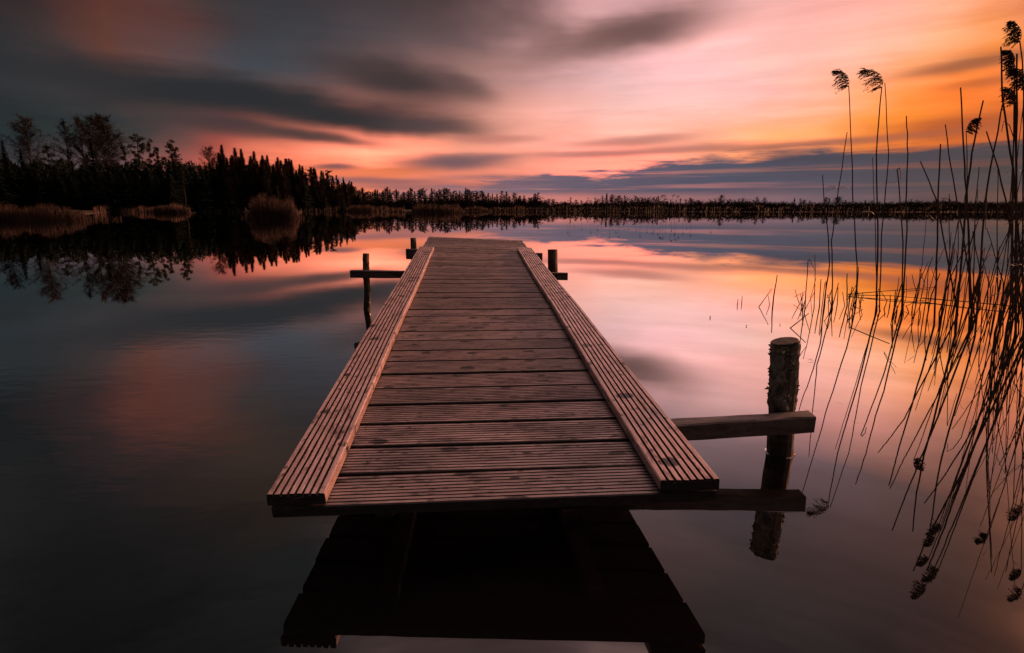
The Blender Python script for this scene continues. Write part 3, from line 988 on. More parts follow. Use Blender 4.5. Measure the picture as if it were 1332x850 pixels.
def gen_pine(seed, start=0.55, spread=0.14):
    rng = random.Random(seed)
    tr, cr = MB(), MB()
    pts = [Vector((0, 0, -.03))]
    x = y = 0
    for i in range(1, 9):
        x += rng.uniform(-.012, .012); y += rng.uniform(-.012, .012)
        pts.append(Vector((x, y, i / 8 * .95)))
    tr.tube(pts, [0.013 * (1 - .8 * i / 8) for i in range(9)], 5)

    def on(z):
        f = min(max(z / .95, 0), .999) * 8
        i = int(f); return pts[i].lerp(pts[i + 1], f - i)
    for b in range(20):
        t = start + (0.96 - start) * (b + rng.random()) / 20
        L = spread * rng.uniform(.4, 1.1) * (1.15 - 0.6 * (t - start) / (1 - start))
        d = rnd_dir(rng, 0, 40)
        a = on(t); e = a + d * L
        tr.tube([a, a.lerp(e, .5) + Vector((0, 0, .008)), e], [0.004, .003, .0015], 3, False)
        for cl in range(6):
            c = a.lerp(e, rng.uniform(.35, 1.1)) + Vector((rng.uniform(-.025, .025), rng.uniform(-.025, .025), rng.uniform(-.012, .022)))
            r = rng.uniform(.014, .032)
            for q in range(46):
                o = rnd_dir(rng, -60, 90) * r * rng.random() ** .4
                o.z *= 0.7
                p = c + o
                v = rnd_dir(rng, -50, 90) * rng.uniform(.006, .016)
                w = v.cross(rnd_dir(rng, -90, 90)).normalized() * 0.0030
                cr.tri(p - w, p + w, p + v)
    return tr, cr


def gen_bush(seed, wide=0.7):
    rng = random.Random(seed)
    mb = MB()
    for b in range(60):
        d = rnd_dir(rng, 35, 88); d.x *= wide * 1.5; d.y *= wide * 1.5
        base = Vector((rng.uniform(-.25, .25) * wide, rng.uniform(-.25, .25) * wide, -0.03))
        L = rng.uniform(.55, 1.0)
        e = base + d.normalized() * L
        sliver(mb, base, e, .02, rng)
        for q in range(24):
            a = base.lerp(e, rng.uniform(.2, 1))
            f = a + (d.normalized() * .5 + rnd_dir(rng, -30, 70)).normalized() * rng.uniform(.05, .2)
            sliver(mb, a, f, .014, rng)
    return mb


def tree_root(name, tr, cr, m_tr, m_cr):
    e = empty(name)
    tr.build('trunk', m_tr, e)
    cr.build('crown', m_cr, e)
    return e


birches = [tree_root('birch_tree', *gen_birch(100 + i, spread=sp, start=st, dense=de, cone=cn), M_BIRCHTRUNK, M_TWIG) for i, (sp, st, de, cn) in enumerate(((.17, .38, 1.0, False), (.125, .42, .9, False), (.20, .30, 1.15, False)))]
birches[3:] = [tree_root('birch_tree', *gen_young(150, .15, .12), M_BIRCHTRUNK, M_TWIG)]
spruces = [tree_root('spruce_tree', *gen_spruce(200 + i, w, g), M_TRUNK, M_SPRUCE) for i, (w, g) in enumerate(((.20, .12), (.155, .18), (.25, .12)))]
pines = [tree_root('pine_tree', *gen_pine(300 + i, s, sp), M_TRUNK, M_PINE) for i, (s, sp) in enumerate(((.50, .105), (.40, .09), (.58, .12)))]
bushes = []
for i in range(3):
    o = gen_bush(400 + i, (.6, .9, 1.3)[i]).build('shore_bush', M_BUSH)
    bushes.append(o)
used = set()
trng = random.Random(21)


def plant_tree(protos, x, top, Y, label, group=None, cat='tree', wide=1.0):
    """a tree at depth Y whose top reaches the given height of view"""
    proto = protos[trng.randrange(len(protos))] if isinstance(protos, list) else protos
    g = at_z(x, 290, 0)
    ax_ = ray(x, 275); px = ax_.x / ax_.y * Y
    d = math.hypot(px, Y)
    sh = shore(math.degrees(math.atan2(px, Y)))
    z = land_height(d - sh) if d > sh else 0.1
    T = at_y(x, top, Y).z
    h = max(T - z, 0.8)
    if proto.name in used: o = copy_tree(proto)
    else: o = proto; used.add(proto.name)
    o.location = (px, Y, z)
    s = h
    o.scale = (s * wide, s * wide, s)
    o.rotation_euler = (trng.uniform(-.02, .02), trng.uniform(-.02, .02), trng.uniform(0, 2 * PI))
    tag(o, label, cat, group)
    return o


G_LEFT = 'trees of the dark forest on the left shore'
# the ones that stand out against the sky on the left shore
STAND = [
    (birches[0], 4, 172, 176, 'bare birch at the left edge of the photo rising over dark spruces', 1.0),
    (birches[0], 50, 153, 186, 'tall bare birch with a broad crown, first tall one from the left', 1.05),
    (birches[1], 99, 157, 186, 'tall slim bare birch standing alone between two broader birches', 1.0),
    (birches[1], 121, 153, 188, 'narrow bare birch at the left side of the tall birch clump', .9),
    (birches[2], 134, 153, 190, 'dense bare birch in the middle of the tall birch clump', 1.0),
    (birches[2], 154, 153, 184, 'widest bare birch of the tall clump with a round crown on its right side', 1.05),
    (spruces[1], 21, 182, 172, 'dark pointed spruce right of the birch at the left edge', 1.0),
    (spruces[0], 40, 192, 174, 'dark spruce under the first broad birch', 1.0),
    (pines[0], 78, 188, 172, 'dark ragged pine between the broad birch and the slim birch', 1.1),
    (spruces[2], 131, 178, 176, 'black spruce inside the tall birch clump', .8),
    (pines[1], 175, 186, 178, 'dark pine just right of the tall birch clump', .9),
    (pines[2], 189, 174, 180, 'crooked pine with a flat top, tallest right of the birches', 1.1),
    (pines[1], 201, 180, 182, 'thin dark pine next to the flat topped pine', .8),
    (pines[0], 213, 190, 180, 'low dark pine between two taller pine groups', .9),
    (pines[1], 229, 182, 181, 'dark pine, left one of a pair standing over a gap of pink sky', 1.0),
    (pines[2], 240, 188, 180, 'dark pine, right one of a pair standing over a gap of pink sky', .9),
    (birches[2], 278, 193, 186, 'round bare birch against the pink sky left of the pointed young trees', .8),
    (birches[3], 295, 192, 190, 'slim bare birch beside the round birch against pink sky', .9),
    (birches[3], 313, 196, 192, 'pointed young birch, tallest of the row that steps down to the right', 1.0),
    (birches[3], 322, 197, 194, 'pointed young birch close behind the tallest of its row', .9),
    (birches[3], 335, 200, 196, 'pointed young birch left of the dark spruce in the stepped row', 1.0),
    (spruces[0], 346, 207, 192, 'dark spruce in the middle of the stepped row of young birches', .9),
    (birches[3], 353, 205, 198, 'reddish young birch right behind the dark spruce of the stepped row', .9),
    (birches[3], 367, 208, 202, 'pointed young birch above the round reed clump', 1.0),
    (birches[3], 377, 210, 205, 'pointed young birch right of the one above the reed clump', .9),
    (birches[3], 384, 211, 206, 'last tall pointed young birch of the stepped row', .9),
    (birches[3], 395, 217, 210, 'small pale young birch before the dark pine', .9),
    (pines[0], 405, 221, 208, 'dark bushy pine where the stepped row ends', 1.3),
    (spruces[1], 424, 225, 214, 'slim dark spruce left of the rounded pine near the forest end', 1.0),
    (pines[0], 432, 223, 212, 'rounded dark pine near the end of the left forest', 1.2),
    (spruces[2], 441, 229, 216, 'broad dark spruce after the rounded pine', .9),
    (spruces[1], 449, 232, 218, 'slim spruce near the right end of the left forest', 1.0),
    (spruces[0], 457, 236, 220, 'small spruce that ends the left forest on the right', 1.0),
]
for pr, x, top, Y, lab, wd in STAND:
    plant_tree(pr, x, top - (2 if x > 280 else 0), Y - (14 if x > 280 else 0), lab, G_LEFT, wide=wd * (1.15 if x > 280 else 1.0))


def sky_line(x):
    tab = [(-140, 205), (0, 206), (60, 208), (120, 211), (170, 208), (250, 207), (300, 212), (345, 219), (390, 223), (420, 230), (455, 239), (470, 249)]
    for (a, b), (c, d) in zip(tab, tab[1:]):
        if a <= x <= c: return b + (d - b) * (x - a) / (c - a)
    return 250


for i in range(210):
    x = -135 + 598 * (i + trng.random()) / 210
    row = i % 3
    Y = (166, 178, 192)[row] + trng.uniform(-5, 5) + max(0, x - 250) * 0.12
    top = sky_line(x) + (10, 3, 0)[row] + trng.uniform(-3, 12)
    if x > 290 and trng.random() < .33:
        plant_tree(birches[3], x, top, Y + 8, 'young bare birch among the dark trees of the left forest', 'young birches filling the left forest', wide=1.0)
    elif trng.random() < .86:
        plant_tree(spruces, x, top, Y, 'dark spruce in the closed lower wall of the left forest', 'spruces filling the left forest', wide=trng.uniform(1.5, 2.1))
    else:
        plant_tree(pines, x, top - 2, Y, 'dark pine in the closed lower wall of the left forest', 'pines filling the left forest', wide=trng.uniform(1.1, 1.4))
for i in range(46):     # the close ranks of the stepped row
    x = 288 + 174 * (i + trng.random()) / 46
    t = min(max((x - 300) / 160, 0), 1)
    top = 199 + 15 * t * 1.0 + max(0, t - .5) * 46 + trng.uniform(0, 13)
    plant_tree(birches[3], x, top, 176 + t * 24 + trng.uniform(-6, 6), 'young bare birch among the dark trees of the left forest', 'young birches filling the left forest', wide=trng.uniform(1.1, 1.5))
for i in range(34):
    x = -130 + 600 * (i + trng.random()) / 34
    plant_tree(bushes, x, 247 + trng.uniform(-2, 10), 172 + trng.uniform(0, 8) + max(0, x - 250) * .12, 'dark leafless bush at the foot of the left forest', 'bushes at the foot of the left forest', 'bush', wide=1.2)

# the closed inside of the forest: one dark mass of stems, dead branches and young growth
mb = MB()
rg = random.Random(9)
for i in range(42000):
    x = rg.uniform(-150, 462)
    Y = 172 + 34 * rg.random() + max(0, x - 250) * .14
    r_ = ray(x, 275); px = r_.x / r_.y * Y
    topz = at_y(x, sky_line(x) + 7 + 5 * math.sin(x * .19) + 4 * math.sin(x * .047 + 1), Y).z
    z = 0.3 + (topz - 0.3) * rg.random() ** 1.15
    v = rnd_dir(rg, -40, 85) * rg.uniform(.5, 1.7)
    w = v.cross(rnd_dir(rg, -60, 60)).normalized() * rg.uniform(.12, .34)
    p = Vector((px, Y, z))
    mb.tri(p - w, p + w, p + v)
tag(mb.build('forest_thicket', M_SPRUCE), 'black closed inside of the left forest, stems and branches merged into one mass', 'thicket', kind='stuff')

# the far wood at the end of the lake, over the jetty
mid = []
x = 462.0
while x < 700:
    if 648 < x < 651 or 663 < x < 667 or 685 < x < 688: x += 2; continue
    top = 244 if x < 612 else 248 if x < 650 else 250 if x < 664 else 252
    mid.append((x, top + 2 + 2.2 * math.sin(x * .16) + 1.6 * math.sin(x * .41) + trng.uniform(-2, 5)))
    x += trng.uniform(1.7, 3.3)
for x, top in mid:
    k = trng.random()
    Y = 300 + trng.uniform(-12, 22)
    if k < .6: plant_tree(spruces, x, top, Y, 'small dark spruce in the far wood beyond the jetty', 'spruces of the far wood beyond the jetty', wide=1.8)
    elif k < .78: plant_tree(pines, x, top, Y, 'small dark pine in the far wood beyond the jetty', 'pines of the far wood beyond the jetty', wide=1.7)
    else: plant_tree(birches, x, top, Y, 'small bare birch in the far wood beyond the jetty', 'birches of the far wood beyond the jetty', wide=1.1)
for i in range(34):
    x = 464 + 236 * (i + trng.random()) / 34
    plant_tree(bushes, x, 257 + trng.uniform(-3, 4), 286, 'low dark bush in front of the far wood beyond the jetty', 'bushes before the far wood', 'bush', wide=1.5)

# the low line of trees and bushes along the right horizon
x = 702.0
n = 0
while x < 1345:
    base = 258.5 if x < 770 else 255.5 if x < 865 else 259 if x < 1000 else 260
    top = base + 1.6 * math.sin(x * .045) + 1.2 * math.sin(x * .13 + 2) + trng.uniform(-2, 3)
    Y = 330 + trng.uniform(-20, 40) - max(0, x - 900) * .18
    if trng.random() < .42 and x < 1100:
        plant_tree(pines if trng.random() < .5 else birches, x, top - 0.5, Y, 'tiny tree in the low line of trees along the right horizon', 'tiny trees along the right horizon', wide=1.5)
    else:
        plant_tree(bushes, x, top + 1, Y, 'low dark bush in the line of trees along the right horizon', 'bushes along the right horizon', 'bush', wide=trng.uniform(1.2, 2.2))
    x += trng.uniform(3.5, 8.5)
for i in range(75):
    x = 700 + 650 * (i + trng.random()) / 75
    plant_tree(bushes, x, 262.3 + trng.uniform(-1, 1.6), 300 - max(0, x - 900) * .18, 'low dark bush in the line of trees along the right horizon', 'bushes along the right horizon', 'bush', wide=2.4)


# ----------------------------------------------------------------------------
# reed beds on the shores
# ----------------------------------------------------------------------------
def reed_mass(name, spots, mat, label, cat='reed bed', heads=0.0, w=0.012):
    mb = MB()
    rg = random.Random(len(spots))
    for (x, y, z, h) in spots:
        a = rg.uniform(0, PI)
        s = Vector((math.cos(a), math.sin(a), 0)) * w * rg.uniform(.6, 1.4)
        lean = Vector((rg.uniform(-.13, .13), rg.uniform(-.13, .13), 0)) * h
        b = Vector((x, y, z))
        m = b + lean * .35 + Vector((0, 0, h * .6))
        t = b + lean + Vector((0, 0, h))
        n0 = len(mb.v)
        mb.v += [tuple(b - s), tuple(b + s), tuple(m + s * .8), tuple(m - s * .8), tuple(t)]
        mb.f += [(n0, n0 + 1, n0 + 2, n0 + 3), (n0 + 3, n0 + 2, n0 + 4)]
        if rg.random() < heads:
            for q in range(6):
                c = t + Vector((rg.uniform(-.03, .03), rg.uniform(-.03, .03), -0.04 * q))
                e = c + Vector((rg.uniform(-.05, .10), rg.uniform(-.06, .06), rg.uniform(-.09, -.01)))
                sliver(mb, c, e, .022, rg)
    o = mb.build(name, mat)
    tag(o, label, cat, kind='stuff')
    return o


def near_bank(x0, x1, yw, depth, n, h0, h1, seed):
    rg = random.Random(seed)
    sp = []
    for i in range(n):
        x = rg.uniform(x0, x1) if rg.random() < .62 else rg.triangular(x0 - .22 * (x1 - x0), x1 + .22 * (x1 - x0), .5 * (x0 + x1))
        p = at_z(x, yw)
        dep = depth * rg.random() ** 1.3
        dirn = Vector((p.x, p.y, 0)).normalized()
        q = p + dirn * (dep - 0.8)
        edge = max(.3, min(1, (x - x0) / (0.20 * (x1 - x0)) + .6, (x1 - x) / (0.20 * (x1 - x0)) + .6))
        nn = 0.92 + 0.10 * math.sin(x * .11 + seed) + 0.06 * math.sin(x * .37)
        h = (h0 + (h1 - h0) * rg.random() ** 1.5) * edge * nn
        sp.append((q.x, q.y, -0.02, h))
    return sp


reed_mass('reed_bed', near_bank(-150, 108, 287.3, 9, 11000, .75, 1.5, 1), M_REEDBED, 'rusty brown reed bed filling the bank at the left edge', heads=.05)
reed_mass('reed_bed', near_bank(326, 387, 284.7, 5, 4200, .9, 2.4, 2), M_CLUMP, 'round clump of tall rusty reeds before the stepped young birches', heads=.16)
reed_mass('reed_bed', near_bank(200, 246, 277.4, 10, 2600, .8, 1.9, 3), M_REEDBED, 'small rusty reed clump below the pair of pines', heads=.06, w=.03)
reed_mass('reed_bed', near_bank(536, 600, 277.5, 10, 3000, .9, 2.6, 4), M_CLUMP, 'rusty reed island in front of the far wood left of the jetty end', heads=.1, w=.03)
reed_mass('reed_bed', near_bank(452, 492, 275.7, 12, 1800, 1.4, 2.6, 6), M_CLUMP, 'pale reed strip where the left forest ends', heads=.03, w=.04)
# thin fringe along the whole visible shore
fr_l, fr_r = [], []
rg = random.Random(77)
for i in range(32000):
    a = rg.uniform(-47, 47)
    s = shore(a)
    if s < 150 or rg.random() < .35 + .35 * math.sin(a * 3.7) * math.sin(a * 1.3 + 2): continue
    d = s + rg.uniform(-1.5, 14) if a < 3 else s + rg.uniform(-2.0, 26)
    h = rg.uniform(.9, 2.0) * (.85 + .3 * math.sin(a * 2.1) * math.sin(a * .7 + 1))
    (fr_l if a < 1.5 else fr_r).append((d * math.sin(R(a)), d * math.cos(R(a)), max(-.02, land_height(d - s)), h))
reed_mass('reed_fringe', fr_l, M_CLUMP, 'thin brown fringe of reeds along the foot of the left forest', heads=.0, w=.07)
reed_mass('reed_fringe', fr_r, M_MARSH, 'dark strip of marsh reeds along the right horizon', heads=.0, w=.09)


# ----------------------------------------------------------------------------
# single reeds
# ----------------------------------------------------------------------------
def plume_mesh(rng, size, lean, full=1.0):
    """drooping feathery seed head hanging over to one side (lean -1 left, 1 right)"""
    mb = MB()
    n = 9
    axis = []
    p = Vector((0, 0, 0))
    ang = R(96)
    for i in range(n + 1):
        axis.append(p.copy())
        p = p + Vector((lean * math.cos(ang), rng.uniform(-.2, .2), math.sin(ang))) * size / n
        ang -= R(12.5) * rng.uniform(.6, 1.3)
    mb.tube(axis, [0.0022 - 0.00018 * i for i in range(n + 1)], 3, False)
    for i in range(n + 1):
        t = i / n
        for b in range(int(7 * full)):
            L = size * (0.50 * math.sin(PI * min(1, .25 + t * .75)) + .13) * rng.uniform(.5, 1.1)
            d = Vector((lean * rng.uniform(.25, 1.0), rng.uniform(-.5, .5), rng.uniform(-.3, .5)))
            d.normalize()
            q = axis[i].copy()
            prev = q.copy()
            for s in range(5):
                d = (d + Vector((lean * .14, 0, -.19))).normalized()
                nx = q + d * L / 5
                sliver(mb, q, nx + d * L * .05, .0021, rng)
                for k in range(3):
                    c = q.lerp(nx, rng.random())
                    e = c + (d * 1.0 + rnd_dir(rng, -80, 30) * .7).normalized() * rng.uniform(.010, .022)
                    sliver(mb, c, e, .0029, rng)
                q = nx
    return mb


def stalk(name, pts, r, label, cat='reed', group=None, plume=None, leaves=0, seed=0, tiny=None):
    """one reed: pts = points in the place, base first"""
    rng = random.Random(seed)
    base = Vector(pts[0])
    rel = [Vector(p) - base for p in pts]
    fine = []
    for i in range(len(rel) - 1):
        k = 4 if (rel[i + 1] - rel[i]).length > .3 else 2
        for q in range(k):
            t = q / k
            w = 0.003 if 0 < q else 0
            fine.append(rel[i].lerp(rel[i + 1], t) + Vector((rng.uniform(-w, w), rng.uniform(-w, w), 0)))
    fine.append(rel[-1])
    below = fine[0] + (fine[0] - fine[1]).normalized() * 0.25
    if fine[0].z < 0.02 and fine[1].z > fine[0].z + .02: fine = [below] + fine
    m = len(fine)
    mb = MB()
    mb.tube(fine, [r * (1.05 - 0.45 * i / (m - 1)) for i in range(m)], 5, True)
    simple = plume is None and not leaves
    if simple:
        o = mb.build(name, M_REED, None, base)
    else:
        o = empty(name, base)
        mb.build('stem', M_REED, o)
    if plume:
        size, ln = plume
        pm = plume_mesh(rng, size, ln).build('plume', M_PLUME, o)
        pm.location = rel[-1]
    for l in range(leaves):
        lf = MB()
        t = rng.uniform(.55, .9)
        i = int(t * (m - 1)); a = fine[i]
        d = Vector((rng.choice((-1, 1)) * rng.uniform(.5, 1), rng.uniform(-.5, .5), rng.uniform(.1, .9))).normalized()
        ps = [a]
        for q in range(4):
            ps.append(ps[-1] + d * rng.uniform(.025, .05)); d = (d + Vector((0, 0, -.45))).normalized()
        lf.ribbon(ps, [.004, .006, .005, .004, .0008], (0.3, .8, .4))
        lf.build('leaf', M_REED, o)
    tag(o, label, cat, group)
    return o


def line(px):
    """trace of one reed seen from the eye, base first -> points at the base's distance (slightly leaning)"""
    b = at_z(px[0][0], px[0][1])
    out = [b]
    for x, y in px[1:]:
        out.append(at_y(x, y, b.y))
    return out


G_R = 'tall reeds standing in the water on the right'
REEDS = [
    # trace (base first), radius, label, plume (size, side), leaves
    ([(1113, 400), (1115, 345), (1109.4, 261), (1107.8, 200), (1104, 112)], .0052, 'tall reed with a feathery plume hanging left, first plume from the left', (.20, -1), 0),
    ([(1140, 405), (1142, 304), (1141, 261), (1140, 200), (1147, 114)], .0060, 'tallest left plumed reed, its long plume swept to the left beside a bare thin reed', (.25, -1), 0),
    ([(1144, 406), (1146.7, 304), (1151, 261), (1156, 200), (1151, 108)], .0045, 'bare thin pale reed close on the right of the tallest left plumed reed', None, 0),
    ([(1174, 407), (1176, 366), (1180, 298), (1178.5, 262), (1181, 200), (1179, 151)], .0056, 'straight bare reed standing alone right of the first two plumes', None, 0),
    ([(1173, 402), (1174.6, 316), (1170.8, 262), (1167, 220), (1170, 218.5), (1172.5, 224), (1172, 233)], .0052, 'short reed with a bent wilted tip hanging down, low against the cloud bank', None, 1),
    ([(1072, 397), (1079, 345), (1077.6, 309), (1072, 262), (1070, 228)], .0052, 'short bare reed left of the torn leafed reed, tip against the grey bank', None, 0),
    ([(1082, 396), (1083, 366), (1081.4, 314), (1089, 261), (1097.5, 200), (1102, 172)], .0050, 'reed leaning right with torn leaves at its tip behind the first plumed reed', None, 5),
    ([(1141, 405), (1138, 280), (1135, 205)], .0034, 'thin short stem with a leaf beside the tallest left plumed reed', None, 1),
    ([(1246, 410), (1226, 304), (1219, 262), (1197, 210)], .0056, 'bare reed leaning strongly to the left, left of the straight stick reed', None, 0),
    ([(1215, 424), (1218, 366), (1220, 262), (1223.5, 187.5)], .0062, 'straight thick stick reed crossed by a left leaning one', None, 0),
    ([(1268, 415), (1252, 300), (1244.7, 262), (1234, 200), (1229.6, 162)], .0052, 'bare reed leaning left between the stick reed and the tallest bare reed', None, 0),
    ([(1265, 426), (1257.7, 262), (1253.8, 200), (1249.5, 114)], .0062, 'tallest bare straight reed rising to the left of a round right hanging plume', None, 0),
    ([(1261, 398), (1258.5, 262), (1257.8, 220), (1256.7, 171)], .0045, 'reed with a single plume blown to the right', (.16, 1), 0),
    ([(1243, 434), (1256, 262), (1264, 200), (1279, 131)], .0064, 'thick bare reed leaning right through the plume blown to the right', None, 0),
    ([(1334, 430), (1308, 259), (1298.7, 220), (1283, 171)], .0056, 'long bare reed leaning left out of the dense clump', None, 0),
    ([(1268, 438), (1282, 259), (1288, 220), (1307, 123)], .0058, 'long bare reed leaning right and crossing the left leaning one', None, 0),
    ([(1266, 386), (1269, 262), (1273.7, 217)], .0050, 'short reed with a hooked tip between two leaning reeds', None, 1),
    ([(1336, 436), (1318, 220), (1304, 129), (1301.8, 61)], .0064, 'very tall bare reed at the left side of the stacked plumes', None, 0),
    ([(1321, 438), (1322, 220), (1322.7, 70)], .0072, 'thickest tall bare reed in front of the stacked plumes', None, 0),
    ([(1336, 444), (1333, 200), (1331, 103), (1326.5, 54)], .0050, 'topmost plumed reed at the right edge of the photo', (.15, -1), 0),
    ([(1325, 434), (1321, 200), (1319, 82)], .0042, 'plumed reed at the right edge, second plume from the top', (.115, -1), 0),
    ([(1317, 424), (1318, 200), (1320, 96)], .0042, 'plumed reed at the right edge, third plume from the top', (.115, -1), 0),
    ([(1331, 456), (1331, 200), (1332, 112)], .0042, 'plumed reed at the right edge, fourth plume from the top', (.14, -1), 0),
    ([(1314, 430), (1317, 220), (1320, 133)], .0042, 'plumed reed at the right edge, fifth and lowest plume of the stack', (.14, -1), 0),
    ([(1318, 386), (1314, 260), (1319, 181), (1313, 163), (1306, 158), (1303, 172)], .0050, 'broken reed bent over into an arch in the dense clump', None, 0),
    ([(1298, 386), (1297, 300), (1298, 215)], .0050, 'bare upright reed between the crossing leaning reeds and the dense clump', None, 0),
    ([(1005.5, 396), (1008, 376), (1011, 358)], .0048, 'short broken reed stub standing alone left of the reeds', None, 0),
    ([(987, 399.5), (996, 387), (1004, 375.5)], .0030, 'bent thin stalk touching the water beside the lone stub', None, 0),
    ([(1001, 397), (999, 384)], .0028, 'short thin straw beside the lone bent stalk', None, 0),
    ([(959, 396.5), (960, 389)], .0032, 'tiny left straw of a pair poking out of the lake', None, 0),
    ([(964.8, 394), (965.5, 385)], .0032, 'tiny right straw of a pair poking out of the lake', None, 0),
    ([(923.5, 414), (923.6, 411)], .0030, 'tiny single straw nearest the jetty', None, 0),
    ([(1040, 396), (1034, 376.6)], .0030, 'short straw leaning left before the first tall reeds', None, 0),
    ([(1043, 396), (1044.5, 380)], .0030, 'short upright straw before the first tall reeds', None, 0),
    ([(1028, 427), (1052, 408)], .0034, 'straw slanting up to the right out of the water above the near post', None, 0),
    ([(1047, 402), (1048, 385), (1051, 340), (1053.5, 337), (1060, 352)], .0034, 'thin reed bent over near its top at the left of the tall reeds', None, 0),
    ([(1059, 401), (1060.5, 350), (1060, 332)], .0036, 'bare short reed behind the thin bent one', None, 0),
    ([(1066, 399), (1068, 363)], .0042, 'short cut reed stump in the first group of tall reeds', None, 0),
    ([(1069, 402), (1073, 368)], .0032, 'slanting short straw in the first group of tall reeds', None, 0),
    ([(1089, 397), (1090, 374)], .0036, 'short upright stump between the first and second plumed reed', None, 0),
    ([(1102, 398), (1102, 356)], .0046, 'upright cut stump just left of the first plumed reed', None, 0),
    ([(1114, 392), (1117, 347)], .0036, 'thin cut stump just right of the first plumed reed', None, 0),
    ([(1099, 398), (1096, 380)], .0030, 'short leaning straw left of the upright cut stump', None, 0),
    ([(1157, 399), (1158, 384)], .0040, 'first of three short stumps in the gap right of the second plume', None, 0),
    ([(1163, 401), (1165, 378)], .0040, 'second of three short stumps in the gap right of the second plume', None, 0),
    ([(1166, 410), (1167, 398)], .0048, 'third and nearest of three short stumps in the gap right of the second plume', None, 0),
    ([(1150, 402), (1154, 391)], .0036, 'short slanting straw below the floating stalks', None, 0),
    ([(1197, 414), (1198, 404)], .0030, 'short stub low in front of the floating stalks', None, 0),
]
for i, (px, r, lab, plume, lv) in enumerate(REEDS):
    stub = (px[0][1] - px[-1][1]) < 60
    nm = 'reed_stub' if (px[0][1] - px[-1][1]) < 60 else 'reed'
    stalk(nm, line(px), r * (1.4 if stub else 1.15), lab, 'reed', G_R, plume, lv, seed=500 + i)

# more cut stubble between the tall reeds
rg = random.Random(52)
for i in range(30):
    x = rg.choice((rg.uniform(1040, 1112), rg.uniform(1100, 1190)))
    b = at_z(x, rg.uniform(386, 412))
    h = rg.uniform(.05, .30)
    l = Vector((rg.gauss(0, .22), rg.gauss(0, .15), 0)) * h
    pts = [b, b + l + Vector((0, 0, h))]
    if rg.random() < .3: pts.append(pts[-1] + Vector((rg.choice((-1, 1)) * rg.uniform(.03, .10), rg.uniform(-.03, .03), -h * rg.uniform(.3, .9))))
    stalk('reed_stub', pts, rg.uniform(.003, .0055), 'short dark stubble stem between the first plumed reeds', 'reed', 'stubble stems between the first plumed reeds', seed=1500 + i)

# bare stems of the denser reeds further right
rg = random.Random(41)
for i in range(158):
    u = i / 158
    if i < 44: x = rg.uniform(1186, 1300)
    else: x = 1288 + 150 * rg.random() ** 0.85
    yb = rg.uniform(374, 414) if x < 1290 else rg.uniform(384, 452)
    b = at_z(x, yb)
    k = rg.random()
    if x < 1290: h = rg.uniform(.2, .7) if k < .8 else rg.uniform(.7, 1.1)
    else: h = rg.uniform(.4, 1.3) if k < .55 else rg.uniform(1.0, 2.3)
    ln = Vector((rg.gauss(0.02, .10), rg.gauss(0.0, .09), 0)) * h
    pts = [b, b + ln * .3 + Vector((rg.uniform(-.01, .01), 0, h * .5)), b + ln + Vector((0, 0, h))]
    if rg.random() < .13:      # snapped stem with a hanging end
        e = pts[-1]
        pts.append(e + Vector((rg.choice((-1, 1)) * rg.uniform(.04, .14), rg.uniform(-.05, .05), -rg.uniform(.08, .3))))
    pl = None
    if x > 1300 and h > 1.5 and rg.random() < .45: pl = (rg.uniform(.11, .17), rg.choice((-1, -1, 1)))
    if x < 1290:
        stalk('reed', pts, rg.uniform(.0036, .0058), 'short dark reed stem in the loose stand between the leaning reeds and the plumed clump', 'reed', 'short stems of the loose reed stand', None, 0, seed=900 + i)
    elif pl:
        stalk('reed', pts, rg.uniform(.0038, .0056), 'dark plumed reed inside the dense clump at the right edge', 'reed', 'plumed reeds inside the dense clump', pl, 0, seed=900 + i)
    else:
        stalk('reed', pts, rg.uniform(.0028, .0048), 'bare dark reed stem inside the dense clump at the right edge', 'reed', 'bare stems inside the dense clump', None, rg.choice((1, 2)) if rg.random() < .4 else 0, seed=900 + i)

# broken stalks lying on the water among the reeds
def lying(px, z, r, label):
    pts = [at_z(x, y, zz) for (x, y), zz in zip(px, z)]
    o = stalk('floating_stalk', pts, r, label, 'reed stalk', 'broken stalks lying on the water', None, 0, seed=int(px[0][0]))
    return o


lying([(1103, 383), (1150, 379), (1215, 374)], (.01, .05, .09), .0050, 'broken stalk on the water, upper one of the pair joined at the left tip')
lying([(1104, 384), (1160, 385), (1206, 389)], (.01, .02, .02), .0046, 'broken stalk on the water, lower one of the pair joined at the left tip')
lying([(1180, 379), (1212, 376), (1216, 387)], (.06, .07, .01), .0034, 'broken stalk folded at its right end into a box shape')
lying([(1200, 388), (1260, 393), (1345, 401)], (.02, .03, .03), .0062, 'longest broken stalk lying across the water into the dense clump')
lying([(1188, 392), (1212, 390), (1214, 385)], (.01, .02, .04), .0030, 'short bent stalk lying under the folded one')
lying([(1104, 425), (1130, 436), (1157, 447)], (.0015, .002, .0015), .0026, 'pale straw floating alone in front of the plumed reeds')
lying([(1150, 458), (1160, 472), (1166, 478)], (.004, .01, .02), .0020, 'thin curled straw floating below the pale straw')


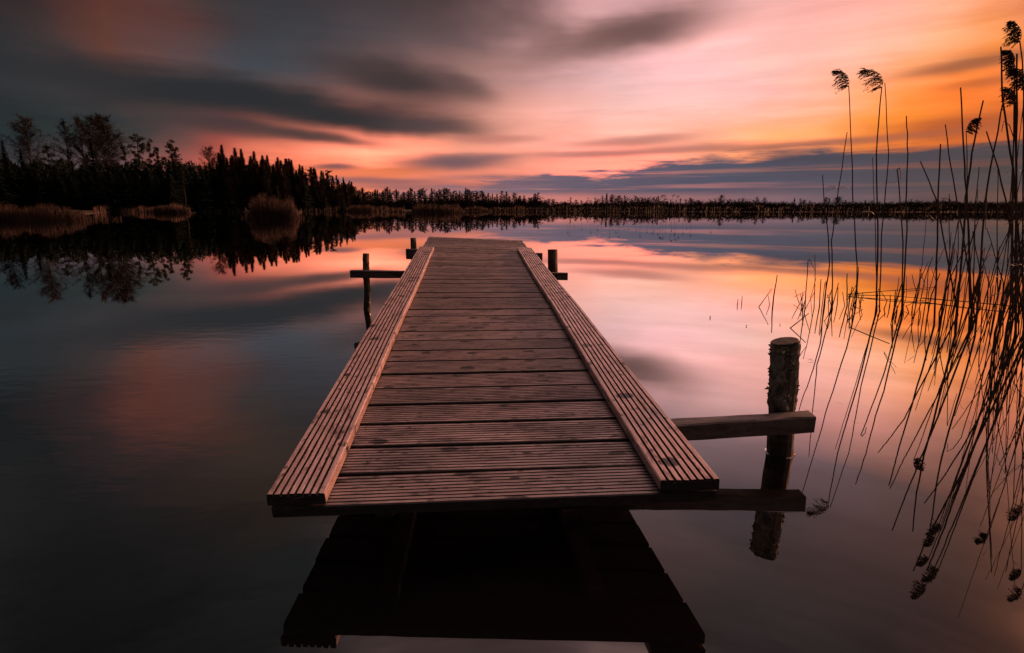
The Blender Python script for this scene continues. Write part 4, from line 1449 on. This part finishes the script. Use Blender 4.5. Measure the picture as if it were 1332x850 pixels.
def fleck(px, size, label, folded=True):
    c = at_z(*px)
    mb = MB()
    if folded:
        a, b, t = Vector((-size, 0, .006)), Vector((size * .8, size * .5, .012)), Vector((size * .8, -size * .6, .004))
        w = Vector((0, size * .22, .0))
        mb.quad(a - w * .3, a + w * .3, b + w, b - w); mb.quad(a + w * .3 + Vector((0, 0, .002)), a - w * .3 + Vector((0, 0, .002)), t - w, t + w)
    else:
        rg2 = random.Random(int(px[0]))
        ps = [Vector((math.cos(k) * size * rg2.uniform(.6, 1), math.sin(k) * size * rg2.uniform(.5, 1), .004)) for k in [q * 2 * PI / 7 for q in range(7)]]
        mb.sweep([ps, [p * .8 + Vector((0, 0, .006)) for p in ps]])
    o = mb.build('floating_leaf', M_PLUME, None, c)
    tag(o, label, 'leaf', 'bits floating on the lake')


fleck((1054, 470), .018, 'folded dark leaf floating right of the near post top')
fleck((971, 425), .008, 'dark speck floating behind the near post', False)
fleck((1014.5, 423.5), .006, 'tiny speck floating right behind the near post', False)

# the thin reed stand far out before the right shore: seen mostly by its mirror image
far_kinds = []
for k in range(4):
    rg = random.Random(60 + k)
    h = 1.0
    e = empty('reed')
    mb = MB(); mb.tube([(0, 0, -.1), (rg.uniform(-.02, .02), 0, .5), (rg.uniform(-.06, .06), 0, 1)], [.0062, .005, .004], 4)
    mb.build('stem', M_REED, e)
    pm = MB()
    for q in range(26):
        c = Vector((rg.uniform(-.02, .07), rg.uniform(-.02, .02), 1.0 - rg.uniform(-.02, .09)))
        sliver(pm, c, c + Vector((rg.uniform(-.02, .05), rg.uniform(-.02, .02), rg.uniform(-.05, .01))), .010, rg)
    pm.build('plume', M_PLUME, e)
    far_kinds.append(e)
rg = random.Random(88)
SPOTS = [738, 741, 748, 757, 768, 775, 779, 783, 789, 794, 797, 802, 805, 806, 812, 818, 828, 832, 841, 848, 851, 856, 859, 861, 863, 867, 872, 874, 877, 878, 880, 884, 889, 894, 899, 926, 936]
for i, x in enumerate(SPOTS):
    e = far_kinds[i % 4]
    if e.name in used: e = copy_tree(e)
    else: used.add(e.name)
    p = at_z(x + rg.uniform(-1, 1), 283.5 + rg.uniform(-1.5, 1.5))
    h = rg.uniform(1.0, 2.0) if 850 > x or x > 884 else rg.uniform(1.5, 2.5)
    e.location = p; e.scale = (h * .9, h * .9, h); e.rotation_euler = (0, rg.uniform(-.04, .04), rg.uniform(-.6, .6))
    tag(e, 'thin plumed reed standing far out in front of the right shore', 'reed', 'far reed stand in front of the right shore')

for pr in birches + spruces + pines + bushes:
    if pr.name not in used: bpy.data.objects.remove(pr)

# ----------------------------------------------------------------------------
# camera and render settings
# ----------------------------------------------------------------------------
cam = bpy.data.cameras.new('camera')
cam.sensor_width = 36.0
cam.lens = 36.0 * F / 1332.0
cam.clip_start = 0.05
cam.clip_end = 20000
co = bpy.data.objects.new('camera', cam)
co.location = (0, 0, EYE)
co.rotation_euler = (PI / 2 - PITCH, 0, 0)
col.objects.link(co)
scene.camera = co
vs = scene.view_settings
vs.view_transform = 'Standard'
vs.look = 'None'
vs.exposure = 0.0
vs.gamma = 1.0
vs.use_curve_mapping = False
scene.cycles.max_bounces = 6
scene.cycles.use_denoising = True
scene.cycles.caustics_reflective = False
scene.cycles.caustics_refractive = False
